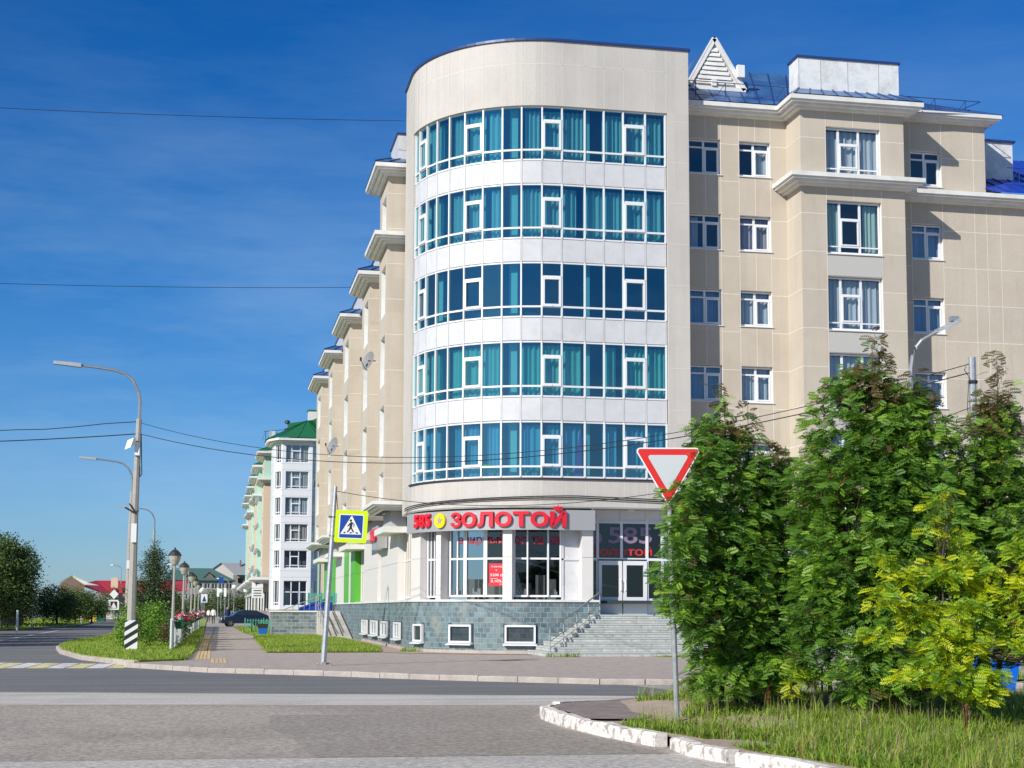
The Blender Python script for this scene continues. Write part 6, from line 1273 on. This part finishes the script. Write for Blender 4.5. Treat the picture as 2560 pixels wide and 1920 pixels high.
rowan('rowan_sapling', 'small lime-green rowan sapling at the foot of the first rowan', (8.05,20.6,.2),
      [(8.05,20.5,.85,.24,.2,.3),(8.15,20.5,.55,.22,.2,.15)], 45, [(8.3,20.6,8.0,20.5,1.1,.012)], mixw=(.3,.5,.2,0), matsn=('leaf_lime','leaf_lime_green','leaf_light','leaf_mid'), seed=8, berries=0, shell=.7)

def tree(name, label, base, blobs, n, size, mats_, trunk_r=.12, trunk_h=2, group=None, seed=1, cat='tree', droop=0, bark='bark', gap=-1.2, fr=1.0, limbs=14):
    global rng; rng = np.random.default_rng(seed); t = thing(name, label, cat, base, group); P, u, r = blob_points(blobs, n, .38)
    ph = np.sin(P[:, 0]*fr*2.3+seed)+np.sin(P[:, 2]*fr*2.9+P[:, 1]*fr)+np.sin(P[:, 1]*fr*2.1-P[:, 2]*fr*1.3); P = P[(ph > gap)]; ph = ph[ph > gap]; m_ = P[:, 2] > .15; P = P[m_]; ph = ph[m_]; n = len(P)
    # leaf clusters: each clump centre carries several small leaves
    k = 5; C_ = np.repeat(P, k, 0)+rng.normal(size=(n*k,3))*size*1.1; s = size*rng.uniform(.5,1.1,n*k)[:, None]
    a = rand_unit(n*k); a[:, 2] *= .6; b_ = np.cross(a, rand_unit(n*k)); b_ /= np.linalg.norm(b_, axis=1, keepdims=True)
    if droop: b_ = b_*.4+np.array([0,0,-droop])
    V = np.stack([C_-a*s*.5, C_-b_*s*.32, C_+a*s*.5, C_+b_*s*.32], 1).reshape(-1,3); F = np.arange(len(V)).reshape(-1,4)
    mi = np.repeat(rng.choice(len(mats_), n, p=[.45,.35,.2][:len(mats_)] if len(mats_) == 3 else None), k)
    fast_mesh('crown', V, F, list(mats_), mi, t)
    tb = MB(); bx_, by_, bz_ = base; rr = random.Random(seed); zt = max(b[2] for b in blobs); tb.tube([(bx_,by_,-.1),(bx_+rr.uniform(-.1,.1),by_,trunk_h*.5),(bx_,by_,trunk_h),(bx_,by_,zt)], [trunk_r,trunk_r*.8,trunk_r*.6,trunk_r*.1], n=6)
    for i in range(limbs):
        q = P[rng.integers(n)]; z0 = min(q[2]*.8, trunk_h*rr.uniform(.6,1.3)); tb.tube([(bx_,by_,z0), ((bx_+q[0])/2,(by_+q[1])/2,(z0+q[2])/2+.1), tuple(q)], [trunk_r*.35,trunk_r*.2,trunk_r*.06], n=4, cap=False)
    tb.build('trunk', bark, t); return t
FL = ('far_leaf_dark','far_leaf_mid','far_leaf_light')
# conical tree on the median and its shrubs
cone = [(-3.0+.12*sin(i*2.4),79,.8+.43*i,1.75-.155*i+.12*sin(i*1.9),1.3-.11*i,.36) for i in range(10)]
tree('conical_tree', 'dark cone-shaped tree on the median lawn behind the park lamps', (-3.0,79,0), cone, 9500, .14, ('conifer_leaf','far_leaf_dark','far_leaf_mid'), .09, 3, seed=3, droop=.4, fr=2.9, gap=-.55)
tree('shrub', 'dark shrub under the cone-shaped tree', (-2.4,72,0), [(-2.4,72,.8,.9,1.2,.9),(-3.4,75,.9,1.0,1.5,.9),(-1.9,76,.7,.7,1.4,.8)], 1500, .14, FL, .05, .8, seed=4, fr=2.5, cat='shrub')
tree('shrub', 'bright green maple shrub growing around the foot of the lamp', (-3.3,62,0), [(-3.55,62,.7,.26,.4,.7),(-2.55,63,.9,.28,.4,.95),(-3.35,64,1.2,.28,.4,.6),(-2.3,64,1.2,.25,.4,.8)], 800, .12, ('leaf_mid','leaf_light','leaf_dark'), .03, .8, seed=6, fr=3, cat='shrub')
tree('shrub', 'red-leaved shrub behind the white fence', (-2.05,66,0), [(-2.1,66,.55,.3,.8,.35),(-2.3,70,.5,.35,1,.3)], 260, .12, ('leaf_bronze','far_leaf_dark','blade_rust'), .03, .5, seed=9, fr=3, cat='shrub')
for i, (x, y, r, h) in enumerate(((-2.6,98,1.1,2.4),(-3.4,112,1.3,2.8),(-3.0,128,1.4,2.6))):
    tree('median_tree', ['small dark tree on the median past the conical tree','second small dark tree on the median','third small dark tree on the median'][i], (x,y,0), [(x,y,h*.55,r,r*1.6,h*.45)], 800, .16, FL, .06, 1, group='small trees on the median', seed=50+i, fr=1.8)
# big trees on the left
tree('broadleaf_tree', 'tallest dark green tree at the left edge before the brown house', (-17.2,124,0), [(-15.9,124,4.9,2.0,2.6,2.5),(-14.9,124,4.5,1.7,2,1.9),(-18.4,123,2.9,2.4,2,2.2),(-16.2,123,2.2,2.2,2,1.9),(-15.9,124,5.5,1.5,1.5,1.2),(-14.8,124,2.4,1.2,1.5,1.9)], 7000, .22, FL, .3, 3, seed=12, fr=1.3, gap=-.8)
tree('broadleaf_tree', 'lighter leafy tree overlapping the left frame edge', (-19.5,118,0), [(-18.6,118,3.6,1.5,2,1.6),(-17.2,118,2.4,1.2,2,1.6),(-19,118,1.5,2,2,1.3)], 2600, .20, FL[::-1], .2, 2, seed=13, fr=1)
for i, (x, y, r, h, lb) in enumerate(((-14.2,146,1.9,3.9,'round multi-stemmed tree right of the tall dark tree'),(-13.6,158,1.7,3.8,'round tree in the middle of the left tree row'),(-15.5,172,2.2,4.0,'dark tree behind the left tree row'),(-13.4,176,1.7,3.6,'tree before the crimson roof'),(-12.2,205,2.2,4.6,'green tree right of the crimson roof patch'),(-10.0,214,2.0,4.2,'tree just left of the lamp poles'),(-18,150,2.6,4.8,'dark tree between the tall tree and the round ones'),(-8.2,190,1.8,3.4,'tree seen between the two lamp poles'))):
    tree('roadside_tree', lb, (x,y,0), [(x,y,h*.60,r,r,h*.38),(x-r*.5,y,h*.5,r*.7,r,h*.35),(x+r*.6,y,h*.45,r*.6,r,h*.33),(x,y,h*.3,r*.8,r,h*.25)], 1900, .19, FL, .12, 1.4, group='trees along the left roadside', seed=60+i, fr=1.3)
for i, (x, y, h) in enumerate(((-17.5,67,8.5),(-18.2,74,9),(-18.8,81,9.5),(-19.6,89,9),(-20.5,97,8.5))):
    tree('avenue_tree', ['nearest','second','third','fourth','farthest'][i]+' avenue tree outside the left edge shading the road', (x,y,0), [(x,y,h*.62,2.8,2.8,h*.36)], 1500, .30, FL, .2, 3, group='avenue trees beyond the left edge', seed=80+i)
for i, (x, y, r, h, lb) in enumerate(((1.2,300,5,5.2,'round green tree closing the footpath behind the walkers'),(7.5,300,4,4.8,'dark tree behind the white ball lamps'),(-3.5,330,3,3.8,'tree left of the far crossing sign'))):
    tree('far_tree', lb, (x,y,0), [(x,y,h*.6,r,r,h*.42),(x,y,h*.25,r*.9,r,h*.3)], 1500, .36, FL, .2, 1.4, group='far trees at the end of the street', seed=90+i, fr=.8)

def blades(name, X, Y, Z, hmin, hmax, w, mats_, pm, lean=.5, seed=1, kind='stuff', hs=None):
    r_ = np.random.default_rng(seed); n = len(X); h = r_.uniform(hmin, hmax, n)*(1 if hs is None else hs); az = r_.random(n)*2*pi; ln = r_.random(n)*lean
    d = np.stack([np.cos(az)*ln, np.sin(az)*ln], 1); a2 = az+pi/2+r_.normal(size=n)*.5; s = np.stack([np.cos(a2), np.sin(a2)], 1)*w/2
    def P(t, wd): 
        c = np.stack([X+d[:,0]*h*t*t, Y+d[:,1]*h*t*t, Z+h*(t-.25*ln*t*t)], 1); o = np.zeros_like(c); o[:, :2] = s*wd; return c-o, c+o
    a, b = P(0, 1); c, e = P(.5, .8); f, g = P(1, .12); V = np.stack([a, b, e, c, f, g], 1); base = (np.arange(n)*6)[:, None]
    F = np.concatenate([base+np.array([0,1,2,3]), base+np.array([3,2,5,4])], 0); mi = r_.choice(len(mats_), n, p=pm); o = fast_mesh(name, V.reshape(-1,3), F, list(mats_), np.concatenate([mi, mi])); o['kind'] = kind; return o
def gzv(x, y): return np.array([gz(a, b) for a, b in zip(x, y)])
r0 = np.random.default_rng(2); n = 190000; yy = r0.uniform(9, 26.2, n); tx = r0.random(n)**1.3; lx = np.array([leftx(v) for v in yy]); xx = lx+.22+tx*(15-lx)
front = np.clip((23.6-yy)/3.2, 0, 1); lim = lx+.25+1.9*(1-np.abs(yy-22.8)/3).clip(0)**.7
den = np.sin(xx*2.1+1)*np.sin(yy*1.7+.5)+.5*np.sin(xx*5.3+yy*3.1)
k = (xx > lim*(yy > 20.4)+0) & ~((yy > 24.3) & (xx < 8.6)) & (den > -.75-.6*(xx > 7.2)) & (yy < 25.9+.0*xx) & (xx < .62*yy+1.5); bare = ((xx-6.9)/.9)**2+((yy-19.6)/1.1)**2 < 1; k &= ~(bare & (r0.random(n) < .8))
xx, yy = xx[k], yy[k]; zz = gzv(xx, yy)
tall = np.clip((den[k]+.9)/1.6, .3, 1.1)
blades('grass', xx, yy, zz-.01, .03, .17, .010, ('blade_dark','blade_mid','blade_light','blade_dry'), [.20,.42,.32,.06], 1.7, 3, hs=.55+1.1*np.clip(np.sin(xx*6.3+np.sin(yy*3))*np.sin(yy*5.1+1)+.35, 0, 1.2))
sel = (r0.random(len(xx)) < .10) & (np.sin(xx*4.1+2)*np.sin(yy*3.3) > .25); blades('tall_grass', xx[sel], yy[sel], zz[sel], .18, .42, .009, ('blade_mid','blade_light','blade_dry','blade_rust'), [.35,.3,.28,.07], 1.1, 4)
# broad-leaved weeds
sel = r0.random(len(xx)) < .12; blades('weeds', xx[sel], yy[sel], zz[sel], .04, .14, .03, ('blade_dark','blade_mid','leaf_light'), [.4,.4,.2], 1.2, 5)
fw = MB(); rr = random.Random(4)
for i in range(150):
    if i < 110: x, y = rr.uniform(6.2, 11), rr.uniform(14.5, 20.5)
    else: x, y = rr.uniform(6.5, 12), rr.uniform(17, 23.5)
    if x < leftx(y)+.4: continue
    z = gz(x, y); h = rr.uniform(.15,.42); fw.tube([(x,y,z),(x+rr.uniform(-.04,.04),y,z+h)], .003, 0, n=3, cap=False); c = 1 if rr.random() < .88 else 2
    for q in range(5): a = rr.random()*6.28; d_ = rr.uniform(0,.022); cx_, cy_ = x+d_*cos(a), y+d_*sin(a); s_ = .012; fw.face([(cx_-s_,cy_-s_,z+h),(cx_+s_,cy_-s_,z+h+.006),(cx_+s_,cy_+s_,z+h),(cx_-s_,cy_+s_,z+h-.004)], c)
struct('wild_flowers', fw, ['blade_dry','flower_white','flower_yellow'], 'stuff')
# rusty dock plant
rr = random.Random(6)
for (x, y, h, kk, lb) in ((7.6,20.9,.62,60,'tall rust-red dock seed head in the grass at the foot of the first rowan'),(7.75,20.6,.4,30,'short rust-red dock seed head beside the taller one'),(8.9,17.0,.45,30,'rust-red dock seed head in front of the yellow-green rowan')):
    z = gz(x, y); dk_ = MB()
    for i in range(kk): zz_ = z+h*(.4+.6*rr.random()); s_ = .02; px, py = x+rr.gauss(0,.022), y+rr.gauss(0,.022); dk_.face([(px-s_,py-s_*.5,zz_-s_),(px+s_,py+s_*.5,zz_),(px,py,zz_+s_*1.6)])
    dk_.tube([(x,y,z),(x,y,z+h)], .006, n=4); tag(dk_.build('dock_plant', 'blade_rust'), lb, 'plant', 'dock plants in the verge grass')
# mown lawns
def inside(px, py, poly):
    c = np.zeros(len(px), bool); j = len(poly)-1
    for i in range(len(poly)):
        xi, yi = poly[i]; xj, yj = poly[j]; cond = ((yi > py) != (yj > py)) & (px < (xj-xi)*(py-yi)/(yj-yi+1e-9)+xi); c ^= cond; j = i
    return c
def lawnblades(name, poly, n, z, hmin, hmax, seed, w=.02, ypow=1.0, ymax=None):
    r_ = np.random.default_rng(seed); xs_ = [p[0] for p in poly]; ys_ = [p[1] for p in poly]; y1 = ymax or max(ys_)
    x = r_.uniform(min(xs_), max(xs_), n); y = min(ys_)+(y1-min(ys_))*r_.random(n)**ypow; k = inside(x, y, poly); x, y = x[k], y[k]
    blades(name, x, y, np.full(len(x), z-.01), hmin, hmax, w, ('blade_dark','blade_mid','blade_light','blade_dry'), [.16,.44,.33,.07], .8, seed)
MEDP = [(-2.2,46.95)]+VERGE[1:8]+[(-.8,128),(-.72,90),(-.85,57),(-1.02,48.4)]
lawnblades('median_grass', [(p[0]+.12,p[1]) if i < 8 else p for i, p in enumerate(MEDP)], 60000, .06, .04, .13, 21, .022, 1.5, 110)
lawnblades('edge_grass', [(-1.15,48.6),(-.80,48.4),(-.66,57),(-.55,90),(-1.1,90)], 9000, .03, .08, .28, 22, .022, 1.2)
lawnblades('building_grass', [(1.95,56.7),(6.2,57.0),(6.7,62),(6.8,80),(6.0,91),(2.5,91.5),(2.2,85.3),(2.1,75)], 45000, .03, .05, .17, 23, .022, 1.1)
lawnblades('building_grass', [(2.3,93.5),(6.6,97),(6.6,135),(1.7,132),(1.9,107)], 9000, .03, .05, .2, 24, .04)
lawnblades('left_verge_grass', [(-30,93.2),(-17.5,111.2),(-14.4,122),(-12.8,145),(-13.0,165),(-15.2,200),(-40,200)], 26000, .05, .06, .28, 25, .06)
lawnblades('far_grass_blades', [(12.6,34.0),(26,30.6),(27,32.5),(12.9,36.4)], 6000, .03, .08, .3, 26, .02)
lawnblades('step_weeds', [(11.2,50.85),(12.3,50.8),(12.4,51.2),(11.2,51.2)], 260, .0, .05, .22, 27, .02); lawnblades('step_weeds', [(15.0,50.7),(17.5,50.7),(17.5,51.0),(15.0,51.0)], 900, .0, .05, .16, 28, .02)
lawnblades('plinth_weeds', [(6.9,57.2),(7.6,56.9),(7.9,57.6),(7.1,58.6)], 250, .0, .05, .3, 29, .025)
